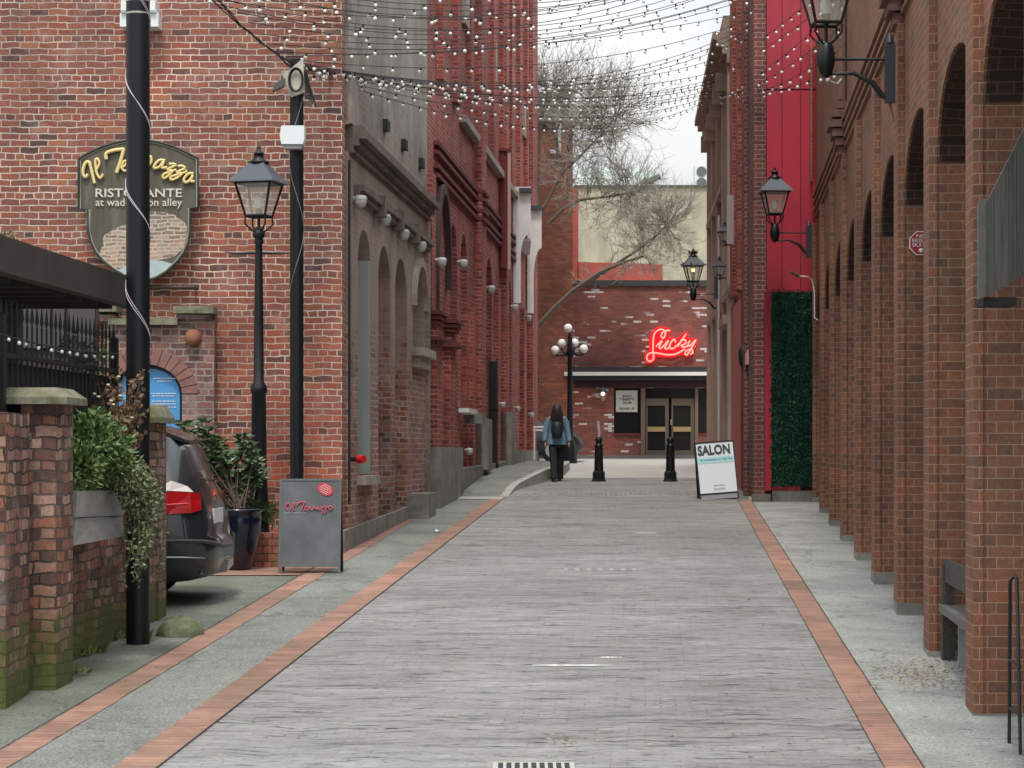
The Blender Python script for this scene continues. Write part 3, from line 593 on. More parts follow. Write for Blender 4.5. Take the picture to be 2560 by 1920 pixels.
for y, z in ((46.0, 2.95), (52.2, 3.2)): mb.wbox(WL, y, y + 1.05, 0, .26, 1.9, z)
mb.build('plinth', M['stone'], b2)
mb = MB(); o_ = arch_pts(38.5, 40.7, 5.2, 7.0, 16); i_ = arch_pts(38.65, 40.55, 5.2, 6.82, 16); mb.wprism(WL, o_ + i_[::-1], -.02, .1); mb.wbox(WL, 38.5, 38.65, -.02, .1, 3.9, 5.2); mb.build('arch_moulding', plain('dark_moulding', (.05, .028, .025), .8), b2)
# the open dark shutter
mb = MB(); mb.wbox(WL, 49.05, 49.12, .0, .2, 1.95, 4.25); mb.wbox(WL, 49.03, 49.14, .16, .22, 1.5, 2.0); mb.wbox(WL, 49.02, 49.15, 0, .21, 3.2, 3.26)
single(mb, 'open_door', M['blackmatt'], 'tall narrow black door standing open against the dark red brick wall', 'door')
# window box with papers
mb = MB(); mb.wbox(WL, 43.9, 44.6, .0, .34, 2.82, 3.02); mb.wbox(WL, 42.7, 44.5, .0, .2, 3.02, 3.1, 1, z0b=2.98)
single(mb, 'wall_box', [M['stone'], M['white']], 'small grey box with white papers fixed low on the dark red wall', 'box')
# blade sign box
mb = MB(); p0 = WL.p(52, 0, 0); 
bs = thing('blade_sign', (p0.x, 52, 7.8), 'long maroon vertical box sign with a pale edge projecting from the red brick building', 'sign')
mb = MB(); mb.wbox(WL, 51.9, 52.05, .02, .19, 6.53, 9.23); mb.build('box', M['redwood'], bs)
mb = MB(); mb.wbox(WL, 51.88, 52.07, .19, .245, 6.5, 9.23); mb.build('edge', plain('pale_pink_edge', (.55, .36, .31), .6), bs)
mb = MB(); mb.wbox(WL, 51.85, 52.1, .0, .27, 9.23, 9.29).cut(); mb.wbox(WL, 51.9, 52.05, -.02, .02, 7.2, 7.28).cut(); mb.wbox(WL, 51.9, 52.05, -.02, .02, 8.6, 8.68); mb.build_each('bracket', M['redwood'], bs)
# white portal
pt = thing('white_portal', tuple(WL.p(58, .2, 5.3)), 'white painted arched entrance surround projecting at the end of the dark red building', 'portal')
def portal(Yc, x0, x1, ytop, ybot, ax0, ax1, ay, leg):
    # flat white front facing the camera with arched cut at its lower side
    s = F / Yc
    def q(x, y): return ((x - 1280) / s, CZ + (HY - y) / s)
    n = 8; arc = [(ax1 + (ax0 - ax1) * math.sin(PI / 2 * i / n), ay + (leg - ay) * (1 - math.cos(PI / 2 * i / n))) for i in range(n + 1)]
    poly = [q(x0, ytop), q(x1, ytop), q(x1, ay)] + [q(*a) for a in arc] + [q(ax0, ybot), q(x0, ybot)]
    m_ = MB(); m_.prism(poly, (0, Yc, 0), (1, 0, 0), (0, 0, 1), (0, -1, 0), -.12, 0); return m_
portal(56.0, 1283, 1327, 467, 757, 1302, 1325, 584, 640).build('near_front', M['white'], pt)
portal(60.4, 1318, 1354, 517, 783, 1334, 1353, 620, 700).build('far_front', M['white'], pt)
mb = MB(); a = at(1302, 600, 57.7); mb.box(at(1303, 0, 58).x, at(1326, 0, 58).x, 56.2, 60.3, 7.55, 7.62)
mb.build('soffit', plain('shaded_white_board', (.6, .6, .58), .6), pt)
mb = MB(); mb.box(at(1298, 0, 55.9).x, at(1329, 0, 55.9).x, 55.85, 56.1, at(0, 480, 55.9).z, at(0, 470, 55.9).z); mb.cut(); mb.box(at(1327, 0, 60.4).x, at(1354, 0, 60.4).x, 60.25, 60.5, at(0, 524, 60.4).z, at(0, 515, 60.4).z); mb.build_each('lead_cap', M['greymetal'], pt)

# wall globes -----------------------------------------------------------------
def bulkhead():
    r = thing('wall_light', (0, 0, 0), 'x', 'wall light', 'white globe lights along the left wall')
    m_ = MB(); m_.lathe([(.03, -.085), (.062, -.07), (.082, -.02), (.085, .02), (.08, .04), (.03, .05)], (.075, 0, 0), 14); m_.build('globe', M['fixture'], r)
    m_ = MB(); m_.tube([(-.03, 0, .03), (.04, 0, .03)], .035, 8); m_.lathe([(.087, .012), (.09, .03), (.07, .07), (.02, .08)], (.075, 0, 0), 14); m_.build('bracket', plain('grey_bracket', (.42, .43, .43), .5), r)
    return r
wl0 = bulkhead(); first = True
for x, y, lab in ((883, 503, 'first white globe light from the brick corner, high of the rendered wall'), (946, 549, 'second white globe light from the brick corner on the rendered wall'), (994, 586, 'third white globe light from the brick corner, above the third arch'), (1038, 616, 'fourth white globe light beside the hooded arch'),
                  (1079, 655, 'white globe light at the joint of rendered and dark red walls'), (1135, 659, 'white globe light between two narrow red arches'), (1208, 723, 'white globe light on the red brick past the first pilaster'), (1270, 769, 'white globe light below the maroon blade sign'), (1305, 795, 'white globe light below the white entrance surround')):
    Y = WL.Y(x); p = WL.p(Y, .02 if Y < 37 else .1, CZ + (HY - y) * Y / F)
    o = wl0 if first else copy_tree(wl0); first = False
    o.location = p; o['label'] = lab
for x, y, lab in ((1237, 1012, 'small white light low on the wall behind the open black door'), (1276, 1022, 'small white light low on the wall under a stone pilaster base'), (1312, 1037, 'small white light low at the far corner of the red building'), (1150, 1128, 'small white bollard cap on the plinth by the stone base')):
    Y = WL.Y(x); o = copy_tree(wl0); o.location = WL.p(Y, .12, CZ + (HY - y) * Y / F); o.scale = (.8, .8, .8); o['label'] = lab

# raised left footway ----------------------------------------------------------
mb = MB()
L_ = [(41.0, .06), (43.0, .10), (46, .17), (50, .24), (56, .30), (62.6, .30)]
kx = [(41.0, 1270, 1242), (43, 1283, 1216), (46, 1340, 1190), (50, 1372, 1172), (54, 1410, 1155), (58, 1425, 1150)]
def kerbX(Y):
    pts = [(41, -.09), (43.5, .06), (48, .72), (52, 1.2), (56, 1.42), (60, 1.5)]
    for (a, x0), (b, x1) in zip(pts, pts[1:]):
        if Y <= b: return x0 + (x1 - x0) * max(0, (Y - a)) / (b - a)
    return pts[-1][1]
def topZ(Y): return g(Y) + min(.26, .02 + (Y - 41) * .035) - max(0, Y - 50) * .012
vs = []; Ysw = [41, 42, 43, 44, 46, 48, 50, 52, 54, 56, 58]
for Y in Ysw: vs += [(WL.p(Y, 0, 0).x - .1, Y, topZ(Y)), (kerbX(Y) - .13, Y, topZ(Y)), (kerbX(Y) - .13, Y, g(Y) - .05)]
mb.add(vs, [(3 * i, 3 * i + 1, 3 * i + 4, 3 * i + 3) for i in range(len(Ysw) - 1)] + [(0, 2, 1)])
tag(mb.build('footpath', M['agg_mid']), kind='structure')
mb = MB(); vs = []
for Y in Ysw: vs += [(kerbX(Y) - .13, Y, topZ(Y) + .004), (kerbX(Y) + .02, Y, topZ(Y) + .004), (kerbX(Y) + .03, Y, g(Y) - .05), (kerbX(Y) - .13, Y, g(Y) - .05)]
mb.add(vs, [(4 * i + j, 4 * i + (j + 1) % 4, 4 * i + 4 + (j + 1) % 4, 4 * i + 4 + j) for i in range(len(Ysw) - 1) for j in range(3)] + [(3, 2, 1, 0)])
tag(mb.build('kerb', M['stone_light']), kind='structure')
mb = MB(); xl = WL.p(41, 0, 0).x + .1
mb.add([(xl, 40.3, g(40.3) + .018), (-.12, 40.3, g(40.3) + .018), (-.2, 41.0, topZ(41)+.002), (xl, 41.0, topZ(41)+.002)], [(0, 1, 2, 3)])
tag(mb.build('kerb', M['stone_light']), kind='structure')

# ---------------------------------------------------------------- right: arcade
PS = 3.086; PY = [14.88 + PS * i for i in range(-1, 9)]; PWD = .44
ar = thing('brick_arcade', (4, 25, .9), 'long brown brick arcade of tall narrow arches opposite the car', 'arcade')
mb = MB(); mbd = MB(); mbs = MB()
ops = []
for i in range(len(PY) - 1):
    a = PY[i] + (PWD if i else .62); b = PY[i + 1]
    ops.append((a, b, .2, 4.6, 5.28))
arch_wall(mb, arcL, PY[0], PY[-1] + .3, ops, .2, 9.5, -.5, 0)
for Y in PY:
    big = round((Y - 14.88) / PS) in (2, 5, 8)
    wd_ = .46 if Y > 13 else .64
    mb.wbox(arcL, Y - .02, Y + wd_ - .02, 0, .065, .2, 6.3)
    if big: mb.wbox(arcL, Y - .0, Y + wd_ - .04, .065, .1, 7.05, 9.5)
mb.build('wall', M['arcade'], ar)
# shade of the arch heads put into a darker brick colour
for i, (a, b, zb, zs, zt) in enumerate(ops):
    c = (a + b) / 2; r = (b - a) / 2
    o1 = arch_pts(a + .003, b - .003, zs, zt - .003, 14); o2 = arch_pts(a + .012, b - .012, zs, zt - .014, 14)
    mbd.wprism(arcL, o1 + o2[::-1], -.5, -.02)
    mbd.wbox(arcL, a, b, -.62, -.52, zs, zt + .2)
mbd.build('arch_head_shade', M['arcade_shaded'], ar)
mb = MB()
for k, z in enumerate((6.38, 6.50, 6.62, 6.74)):
    for i in range(len(PY) - 1): mb.wbox(arcL, PY[i] + .02, PY[i + 1] + .0, .0, .036 + .012 * k, z, z + .045)
mb.build('dentil_band', M['arcade'], ar)
mb = MB()
for k, z in enumerate((6.38, 6.50, 6.62, 6.74)):
    for i in range(len(PY) - 1): mb.wbox(arcL, PY[i] + .02, PY[i + 1] + .0, .0, .004 + .012 * k, z + .045, z + .115)
mb.build('band_groove', plain('groove_shade', (.02, .012, .01), .9), ar)  # shade between the courses put into a near-black colour
mb = MB()
for i in (3, 6):
    Y = PY[i]
    for q, (z, d, e) in enumerate(((6.3, .1, .0), (6.42, .15, .04), (6.54, .2, .07), (6.66, .25, .1), (6.80, .2, .06), (6.92, .14, .02))):
        mb.wbox(arcL, Y - e, Y + .44 + e, 0, d, z, z + .1)
    mb.cut()
mb.build_each('corbel_capital', plain('plum_corbel', (.16, .075, .06), .8, var=.35, scale=8), ar)
mb = MB()
for Y in PY: mb.wbox(arcL, Y - .03, Y + (.445 if Y > 13 else .625), -.5, .069, 0, g(Y) + (.02 if Y < 16 else .05 if Y < 19 else .12 if Y < 22 else .13 if Y < 26 else .09)); mb.cut()
mb.build_each('pier_base', M['stone'], ar)
mb = MB(); mb.wbox(arcL, 11, 39.5, -3.2, -3.0, .2, 6); mb.wbox(arcL, 11, 39.5, -3.0, -.52, 5.5, 5.6); mb.build('inner_wall', M['arcade_shaded'], ar)

# octagonal sign on second pier jamb
oy = PY[3] - .02; c = at(2303, 608, oy - .01)
oc = thing('octagon_sign', tuple(c), 'small red octagonal warning sign with white border on the third brick pier', 'sign')
def ngon(r, k=8): return [(r * math.cos(2 * PI * (i + .5) / k), r * math.sin(2 * PI * (i + .5) / k)) for i in range(k)]
mb = MB(); mb.prism(ngon(.122), c, (1, 0, 0), (0, 0, 1), (0, -1, 0), 0, .006); mb.build('border', M['white'], oc)
mb = MB(); mb.prism(ngon(.112), c, (1, 0, 0), (0, 0, 1), (0, -1, 0), .007, .009); mb.build('face', plain('dull_red_sign', (.42, .03, .04), .5), oc)
for j, (tx, wdt, zz) in enumerate((('NO', .09, .05), ('BIKES OR', .17, .008), ('SKATES', .17, -.034))):
    text_on('lettering', tx, .034, wdt, c + Vector((-wdt / 2, -.012, zz)), (1, 0, 0), (0, 0, 1), M['white'], oc, .01)
mb = MB(); mb.ball(c + Vector((0, -.012, -.07)), .026, 8, 0, .9); mb.build('symbol', M['white'], oc)

# bench inside arch
bn = thing('wooden_bench', tuple(arcL.p(16.6, -.25, g(16.6))), 'dark weathered wooden bench set between two brick piers', 'bench')
woodd = plain('dark_bench_wood', (.035, .032, .03), .7, c2=(.08, .072, .066), scale=9, stretch=(6, .6, 6)); gg = g(16.8)
mb = MB(); mb.wbox(arcL, 15.6, 17.86, -.3, -.0, gg + .42, gg + .48); mb.build('seat', plain('grey_bench_seat', (.17, .165, .155), .7, var=.4, scale=7), bn)
mb = MB(); mb.wbox(arcL, 15.6, 17.86, -.08, -.04, gg + .66, gg + .84); mb.build('back_rail', woodd, bn)
for y in (17.72, 15.8):
    mb = MB(); mb.wbox(arcL, y, y + .1, -.12, -.02, g(y), gg + .8); mb.wbox(arcL, y, y + .1, -.4, -.3, g(y), gg + .42); mb.build('leg', woodd, bn)
mb = MB(); mb.wbox(arcL, 17.3, 17.34, -.3, -.1, gg + .02, gg + .36); mb.wbox(arcL, 17.0, 17.34, -.3, -.1, gg + .34, gg + .37)
single(mb, 'plywood_box', plain('pale_grey_board', (.3, .32, .34), .7), 'small open grey board box under the dark bench', 'box')
# metal sign stand lower right
s0 = at(2521, 1800, 13.75); st = thing('metal_stand', (s0.x, 13.75, g(13.75)), 'thin black metal stand beside the brick pier under the corrugated awning', 'stand')
mb = MB(); x0, x1 = at(2523, 0, 13.75).x, at(2556, 0, 13.3).x; zz = at(0, 1440, 13.75).z
mb.tube([(x0, 13.75, g(13.75)), (x0 + .005, 13.75, zz - .03), (x0 + .03, 13.72, zz), (x1 - .01, 13.4, zz), (x1, 13.35, g(13.35))], .011, 8); mb.build('frame', M['blackmatt'], st)
mb = MB(); 
for yy in (1650, 1770): z_ = at(0, yy, 13.75).z; mb.tube([(x0, 13.75, z_), (x1, 13.35, z_)], .009, 6).cut()
mb.build_each('crossbar', M['blackmatt'], st)
# grey corrugated awning
aw = thing('corrugated_awning', tuple(at(2500, 560, 14.4)), 'grey corrugated metal awning box on the brick pier above the metal stand', 'awning')
mb = MB(); yA = 14.35; sA = F / yA
def qa(x, y): return ((x - 1280) / sA, CZ + (HY - y) / sA)
mb.prism([qa(2466, 508), qa(2466, 742), qa(2640, 645), qa(2640, 165)], (0, yA, 0), (1, 0, 0), (0, 0, 1), (0, -1, 0), -.04, 0); mb.build('side', plain('grey_sheet_metal', (.075, .07, .062), .8, 0, c2=(.13, .125, .115), scale=5, stretch=(9, 1, .5)), aw)
mb = MB(); a = qa(2462, 762); b = qa(2545, 742); mb.box(a[0], b[0], yA + .04, yA + .3, a[1], b[1]); mb.build('underside_shade', M['blackmatt'], aw)  # black box added for the dark underside of the awning
mb = MB()
for k in range(5):
    x = 2482 + k * 19; yt = 508 - (x - 2466) * 1.97; yb = 742 - (x - 2466) * .557
    a = qa(x, yt + 14); b = qa(x, yb); mb.tube([(a[0], yA - .0, a[1]), (b[0] + R.uniform(-.01, .01), yA, b[1])], .004, 5)
mb.build('rib', plain('grey_rib', (.11, .105, .10), .7), aw)
mb = MB(); mb.prism([qa(2446, 505), qa(2446, 748), qa(2465, 742), qa(2465, 495)], (0, yA, 0), (1, 0, 0), (0, 0, 1), (0, -1, 0), -.04, .01); mb.build('edge_trim', plain('pale_blue_grey_trim', (.14, .14, .13), .8, var=.4), aw)

# ---------------------------------------------------------------- right: far side
W2 = Wall(2.229, 1568, -1)
rb = thing('maroon_building', (5, 42, 1.4), 'narrow dark maroon brick building with a brick pilaster between crimson panels and sandstone front', 'building')
mb = MB(); xa = W2.p(40, 0, 0).x; mb.box(xa, xa + .25, 39.75, 40.0, 1.2, 14); mb.wbox(W2, 40.0, 43.2, -.25, -.02, 1.2, 14); mb.wbox(W2, 41.6, 42.1, -.02, .05, 1.2, 14); mb.build('wall', brick('maroon_brick', [(.15, .05, .04), (.12, .04, .035), (.18, .058, .045)], (.33, .22, .19), bw=.225, ms=.007, squash=2), rb)
mb = MB(); mb.wbox(W2, 43.2, 47.4, -.3, -.05, 1.2, 14); mb.wbox(W2, 44.6, 45.2, -.05, .04, 5.5, 14); mb.wbox(W2, 46.3, 47.3, -.05, .06, 5.5, 14); mb.build('rear_wall', M['redwall'], rb)
mb = MB(); mb.wbox(W2, 43.3, 47.3, -.05, .03, 1.3, 5.3)
mb.build('painted_front', M['redwood'], rb)
mb = MB()
for k in range(9): y = 43.4 + k * .45; mb.wbox(W2, y, y + .05, .03, .045, 1.3, 5.25)
mb.build('trim', plain('pink_trim', (.35, .12, .10), .6), rb)
mb = MB(); mb.lathe([(.03, -.2), (.08, -.1), (.10, .1), (.07, .2), (.02, .25)], tuple(W2.p(42.6, .02, 4.05)), 10); mb.build('alcove_shade', M['blackmatt'], rb)  # shade of a wall recess given as a solid black body
# crimson panels
Yp = 39.7; xL, xR = at(1915, 0, Yp).x, arcL.p(Yp, 0, 0).x + .2
cp = thing('crimson_panel_wall', (xL, Yp, 5), 'tall crimson metal cladding above the dark green hedge screen', 'cladding')
mb = MB()
for a, b in ((1917, 1954), (1956, 2001), (2003, 2045)):
    for (ya, yb) in ((-260, 222), (226, 724)): mb.box(at(a, 0, Yp).x, at(b, 0, Yp).x, Yp, Yp + .15, at(0, yb, Yp).z, at(0, ya, Yp).z)
mb.build('panel', M['redpaint'], cp)
mb = MB(); mb.box(xL, xR, Yp + .02, Yp + .2, 1.3, at(0, -260, Yp).z); mb.build('backing', plain('deep_crimson', (.09, .006, .012), .7), cp)
mb = MB(); mb.box(xL, xR, Yp - .05, Yp + .02, at(0, 730, Yp).z, at(0, 725, Yp).z); mb.box(at(1912, 0, Yp).x, at(1928, 0, Yp).x, Yp - .06, Yp + .02, at(0, 1226, Yp).z, at(0, 731, Yp).z); mb.box(at(1929, 0, Yp).x, at(2000, 0, Yp).x, Yp - .06, Yp + .02, at(0, 1226, Yp).z, at(0, 1214, Yp).z); mb.build('frame', M['redpaint'], cp)
mb = MB(); mb.box(xL + .1, xR, Yp - .12, Yp + .2, 1.2, at(0, 1227, Yp).z); mb.box(at(1880, 0, Yp).x, xL + .08, Yp - .05, Yp + .1, 1.2, at(0, 1235, Yp).z); mb.build('concrete_base', plain('stained_concrete', (.2, .19, .17), .9, c2=(.09, .085, .075), scale=4), cp)
mb = MB(); x0, x1 = at(1929, 0, Yp).x, xR; z0, z1 = at(0, 1214, Yp).z, at(0, 731, Yp).z
mb.box(x0, x1, Yp - .02, Yp + .018, z0, z1)
for _ in range(9000):
    p = Vector((R.uniform(x0 - .02, x1), Yp - .02 - R.random() * .07, R.uniform(z0 - .02, z1 + .02))); d = Vector((R.uniform(-1, 1), R.uniform(-1.2, -.1), R.uniform(-.6, 1)))
    mb.leaf(p, d, R.uniform(.035, .085), .024)
single(mb, 'hedge_screen', plain('dark_artificial_hedge', (.006, .045, .026), .7, c2=(.022, .12, .055), scale=7), 'dark green artificial hedge panel framed in crimson beside the arcade end', 'hedge panel', uv=False)
# sandstone building
sb = thing('sandstone_building', (4.8, 54, 1.7), 'weathered pinkish sandstone building with a stepped cornice opposite the dark red building', 'building')
mb = MB(); mb.wbox(W2, 47.4, 60, -5, -.02, 1.4, 11.0); mb.build('wall', M['beige_brick'], sb)
mb = MB()
for y, wd_ in ((47.5, .5), (50.3, .45), (53.4, .45), (56.6, .45), (59.5, .48)): mb.wbox(W2, y, y + wd_, -.02, .1, 1.5, 10.7)
for a, b, z0, z1, d in ((47.9, 50.2, 5.0, 5.2, .18), (47.4, 60, 5.6, 5.75, .1), (50.8, 59.9, 8.2, 8.35, .12)): mb.wbox(W2, a, b, -.02, d, z0, z1)
mb.build('pilaster', M['beige_brick'], sb)
mb = MB()
for d, z0, z1 in ((.12, 10.5, 10.7), (.22, 10.7, 10.85), (.34, 10.85, 11.0), (.42, 11.0, 11.15), (.2, 11.15, 11.5)): mb.wbox(W2, 47.4, 60.1, -.3, d, z0, z1)
for y in (48.6, 50.4, 52.4, 54.4, 56.4, 58.4): mb.wbox(W2, y, y + .3, -.02, .3, 10.1, 10.5)
mb.build('cornice', plain('sooty_sandstone', (.38, .30, .235), .9, c2=(.22, .17, .13), scale=3, bump=.6), sb)
mb = MB()
for y in (48.5, 51.4, 54.6): mb.wbox(W2, y, y + 1.1, -.015, .004, 6.3, 8.0)
mb.build('window', M['glass'], sb)
p = W2.p(50.6, .16, 0); mb = MB(); mb.tube([(p.x, p.y, 1.8), (p.x, p.y, 7.6)], .028, 8)
single(mb, 'downpipe', plain('pale_pink_pipe', (.6, .54, .52), .6), 'pale downpipe running up the sandstone front', 'pipe')
mb = MB(); mb.wbox(W2, 45.6, 45.7, .06, .2, 6.5, 7.5); single(mb, 'grey_sign_panel', plain('mauve_grey_panel', (.33, .29, .29), .6), 'plain mauve grey hanging panel on the red wall above the little lanterns', 'sign panel')
mb = MB(); q = at(1768, 800, 60); mb.box(q.x, q.x + .25, 59.9, 60.05, q.z - .55, q.z + .3); single(mb, 'corner_awning', plain('brown_awning', (.2, .15, .12), .8), 'small brown canopy at the far corner of the sandstone building', 'canopy')
mb = MB(); q = at(1868, 900, 41.4); mb.hexa([(q.x - .02, 41.5, q.z - .08), (q.x + .06, 41.4, q.z - .08), (q.x + .06, 41.6, q.z - .08), (q.x - .02, 41.6, q.z - .08), (q.x - .02, 41.5, q.z + .12), (q.x + .1, 41.4, q.z + .3), (q.x + .1, 41.6, q.z + .3), (q.x - .02, 41.6, q.z + .12)])
single(mb, 'small_flag', plain('white_red_flag', (.6, .3, .3), .7), 'small white and red pennant sticking out behind the brick pilaster', 'flag')

# ---------------------------------------------------------------- far buildings
def X(x, Y): return (x - 1280) * Y / F
def Z(y, Y): return CZ + (HY - y) * Y / F
YL = 67
lk = thing('low_brick_bar', (3.8, 67, 2.06), 'low brick bar with peeling white paint, neon script and double doors ending the alley', 'building')
mb = MB()
def fb(mb_, xa, xb, ya, yb, d0=0, d1=.4, Y=YL): mb_.box(X(xa, Y), X(xb, Y), Y - d1 if d1 < 0 else Y + d0, Y + d1 if d1 > 0 else Y, Z(yb, Y), Z(ya, Y))
fb(mb, 1432, 1535, 715, 1152); fb(mb, 1535, 1602, 715, 970); fb(mb, 1535, 1602, 1084, 1152); fb(mb, 1602, 1950, 715, 970)
fb(mb, 1746, 1776, 1084, 1152); fb(mb, 1776, 1950, 970, 1152)
mb.build('wall', M['lucky_brick'], lk)
mb = MB(); mb.box(1.9, 7.9, 67.45, 67.6, 2.0, 7.3); mb.box(1.9, 7.9, 67.0, 67.5, 7.2, 7.3) if False else None; mb.build('inner_wall', M['blackmatt'], lk)
mb = MB(); fb(mb, 1430, 1950, 701, 715, -.08, .45); mb.build('parapet_cap', plain('dark_cap', (.05, .05, .05), .7), lk)
mb = MB(); fb(mb, 1432, 1776, 918, 930, -.35, .02); fb(mb, 1432, 1776, 941, 952, -.3, .02); mb.build('canopy', plain('dark_canopy', (.035, .035, .035), .7), lk)
mb = MB(); fb(mb, 1410, 1776, 931, 940, -.42, .0); mb.build('light_strip', plain('white_canopy_edge', (.85, .85, .82), .5), lk)
mb = MB(); fb(mb, 1442, 1776, 954, 969, -.06, .0); mb.build('fascia', plain('dark_plum_fascia', (.05, .018, .025), .7), lk)
mb = MB(); fb(mb, 1602, 1613, 970, 1150, -.05, .05); mb.cut(); fb(mb, 1737, 1745, 970, 1150, -.05, .05); mb.build_each('door_frame', plain('brown_wood_frame', (.19, .13, .10), .6), lk)
mb = MB(); fb(mb, 1613, 1737, 970, 995, .08, .12); mb.cut(); fb(mb, 1746, 1776, 970, 1083, .08, .12); mb.cut(); fb(mb, 1535, 1602, 970, 1083, .08, .12); mb.build_each('window', M['glass'], lk)
mb = MB(); fb(mb, 1747, 1776, 1083, 1087, -.03, .1); mb.cut(); fb(mb, 1533, 1603, 1083, 1088, -.06, .1); mb.build_each('sill', M['redwood'], lk)
for k, xa in enumerate((1615, 1679)):
    d = MB(); fb(d, xa, xa + 57, 1000, 1012, .03, .1) if False else None
    fb(d, xa, xa + 4, 996, 1146, .02, .1); fb(d, xa + 48, xa + 57, 996, 1146, .02, .1); fb(d, xa + 4, xa + 48, 996, 1014, .02, .1); fb(d, xa + 4, xa + 48, 1126, 1146, .02, .1)
    do = d.build('door', plain('olive_brown_door', (.14, .115, .085), .6), lk)
    d = MB(); fb(d, xa + 4, xa + 48, 1014, 1066, .06, .08); fb(d, xa + 4, xa + 48, 1080, 1126, .06, .08); d.build('pane', M['glass'], do)
    d = MB(); fb(d, xa + 4, xa + 48, 1067, 1079, .0, .05); d.build('push_bar', plain('brass_plate', (.42, .31, .15), .5), do)
    if k: d = MB(); fb(d, xa - 3, xa, 1048, 1062, -.03, .01); d.build('handle', plain('brass', (.7, .6, .4), .3, .8), do)
mb = MB(); mb.box(X(1430, YL), X(1776, YL), 66.3, 67, 2.0, g(67) + .1); mb.build('step', plain('step_stone', (.16, .15, .14), .9), lk)
# hanging menu poster in window
pm = thing('window_poster', (X(1568, 67), 66.95, 3.8), 'white paper notice with handwritten capitals in the bar window', 'poster')
mb = MB(); fb(mb, 1540, 1594, 976, 1030, .03, .05); mb.build('paper', plain('cream_paper', (.62, .64, .58), .8), pm)
ink = plain('ink', (.06, .07, .06), .8)
for tx, xa, xb, yy, hh in (('DANCE', 1556, 1579, 993, 5), ('* PARTY', 1549, 1586, 1001, 5.5), ('CLUB', 1557, 1579, 1009, 5.5), ('DOORS  97', 1549, 1586, 1024, 5)):
    text_on('handwriting', tx, hh * YL / F, (xb - xa) * YL / F, (X(xa, YL), YL + .02, Z(yy, YL)), (1, 0, 0), (0, 0, 1), ink, pm, .01)
# wall lantern at bar
wlb = thing('wall_lantern', (X(1506, YL), 66.85, Z(985, YL)), 'small lit teardrop lantern on the bar wall beside the paper notice', 'wall lantern')
mb = MB(); mb.lathe([(.02, .22), (.1, .14), (.13, .05), (.12, .03)], (X(1506, YL), 66.8, Z(985, YL)), 10); mb.build('cap', M['greymetal'], wlb)
mb = MB(); mb.lathe([(.03, -.22), (.07, -.15), (.11, -.02), (.115, .03)], (X(1506, YL), 66.8, Z(985, YL)), 10); mb.build('body', plain('amber_glass', (.4, .3, .2), .3), wlb)
mb = MB(); mb.ball((X(1506, YL), 66.69, Z(985, YL)), .05, 8); mb.build('flame', plain('lamp_glow', (1, 1, 1), .5, emit=(1, .9, .75), es=4), wlb)
# neon sign
ln_ = thing('neon_sign', (X(1670, YL), 66.8, Z(865, YL)), 'glowing red neon script sign on the peeling brick wall', 'neon sign')
KN = 160 / 2042 * YL / F; on = at(1590, 800, 66.85)
lucky = [pl([(1080, 340), (960, 340), (930, 460), (880, 580), (800, 520), (840, 400), (930, 380), (860, 310), (740, 310), (600, 420), (550, 600), (545, 800), (540, 1000), (560, 1150), (540, 1260), (440, 1320), (350, 1250), (360, 1120), (440, 1060), (560, 1040), (760, 1070), (1000, 1110), (1250, 1090), (1450, 990), (1560, 930)]),
         pl([(640, 850), (720, 760), (830, 660), (760, 800), (740, 890), (800, 900), (900, 800), (1030, 650), (960, 800), (920, 900), (1000, 920), (1090, 820)]),
         pl([(1260, 720), (1230, 630), (1150, 660), (1070, 820), (1110, 910), (1200, 900), (1290, 820), (1370, 760)]),
         pl([(1600, 440), (1500, 580), (1400, 720), (1330, 850)]), pl([(1380, 760), (1470, 650), (1570, 640), (1580, 730), (1470, 810), (1430, 800), (1500, 870), (1620, 840), (1680, 780)]),
         pl([(1720, 650), (1650, 780), (1700, 830), (1800, 740), (1900, 640), (1830, 780), (1760, 900), (1690, 1020), (1620, 1110), (1560, 1080), (1600, 990), (1700, 940), (1790, 960), (1800, 1050), (1730, 1090)])]
mb = MB()
back = [(300, 1100), (330, 1020), (430, 990), (440, 700), (460, 500), (540, 350), (660, 250), (780, 200), (900, 230), (1090, 270), (1110, 360), (1040, 420), (1060, 570), (1380, 580), (1480, 430), (1600, 370), (1670, 420), (1640, 570), (1960, 600), (1940, 760), (1850, 900), (1840, 1050), (1760, 1120), (1620, 1150), (1500, 1080), (1200, 1180), (800, 1170), (640, 1140), (610, 1260), (560, 1340), (430, 1380), (310, 1320), (280, 1200)]
mb.prism([(x * KN, -y * KN) for x, y in back], on + Vector((0, .1, 0)), (1, 0, 0), (0, 0, 1), (0, -1, 0), -.05, 0)
mb.build('backing', plain('red_neon_backing', (.6, .005, .01), .4, emit=(1, .002, .008), es=1.0), ln_)
strokes('tube_lettering', [[(x * KN, y * KN) for x, y in l_] for l_ in lucky], on, (1, 0, 0), (0, 0, 1), (0, -1, 0), .026, plain('neon_tube', (1, .3, .25), .4, emit=(1, .17, .13), es=1.25), ln_)
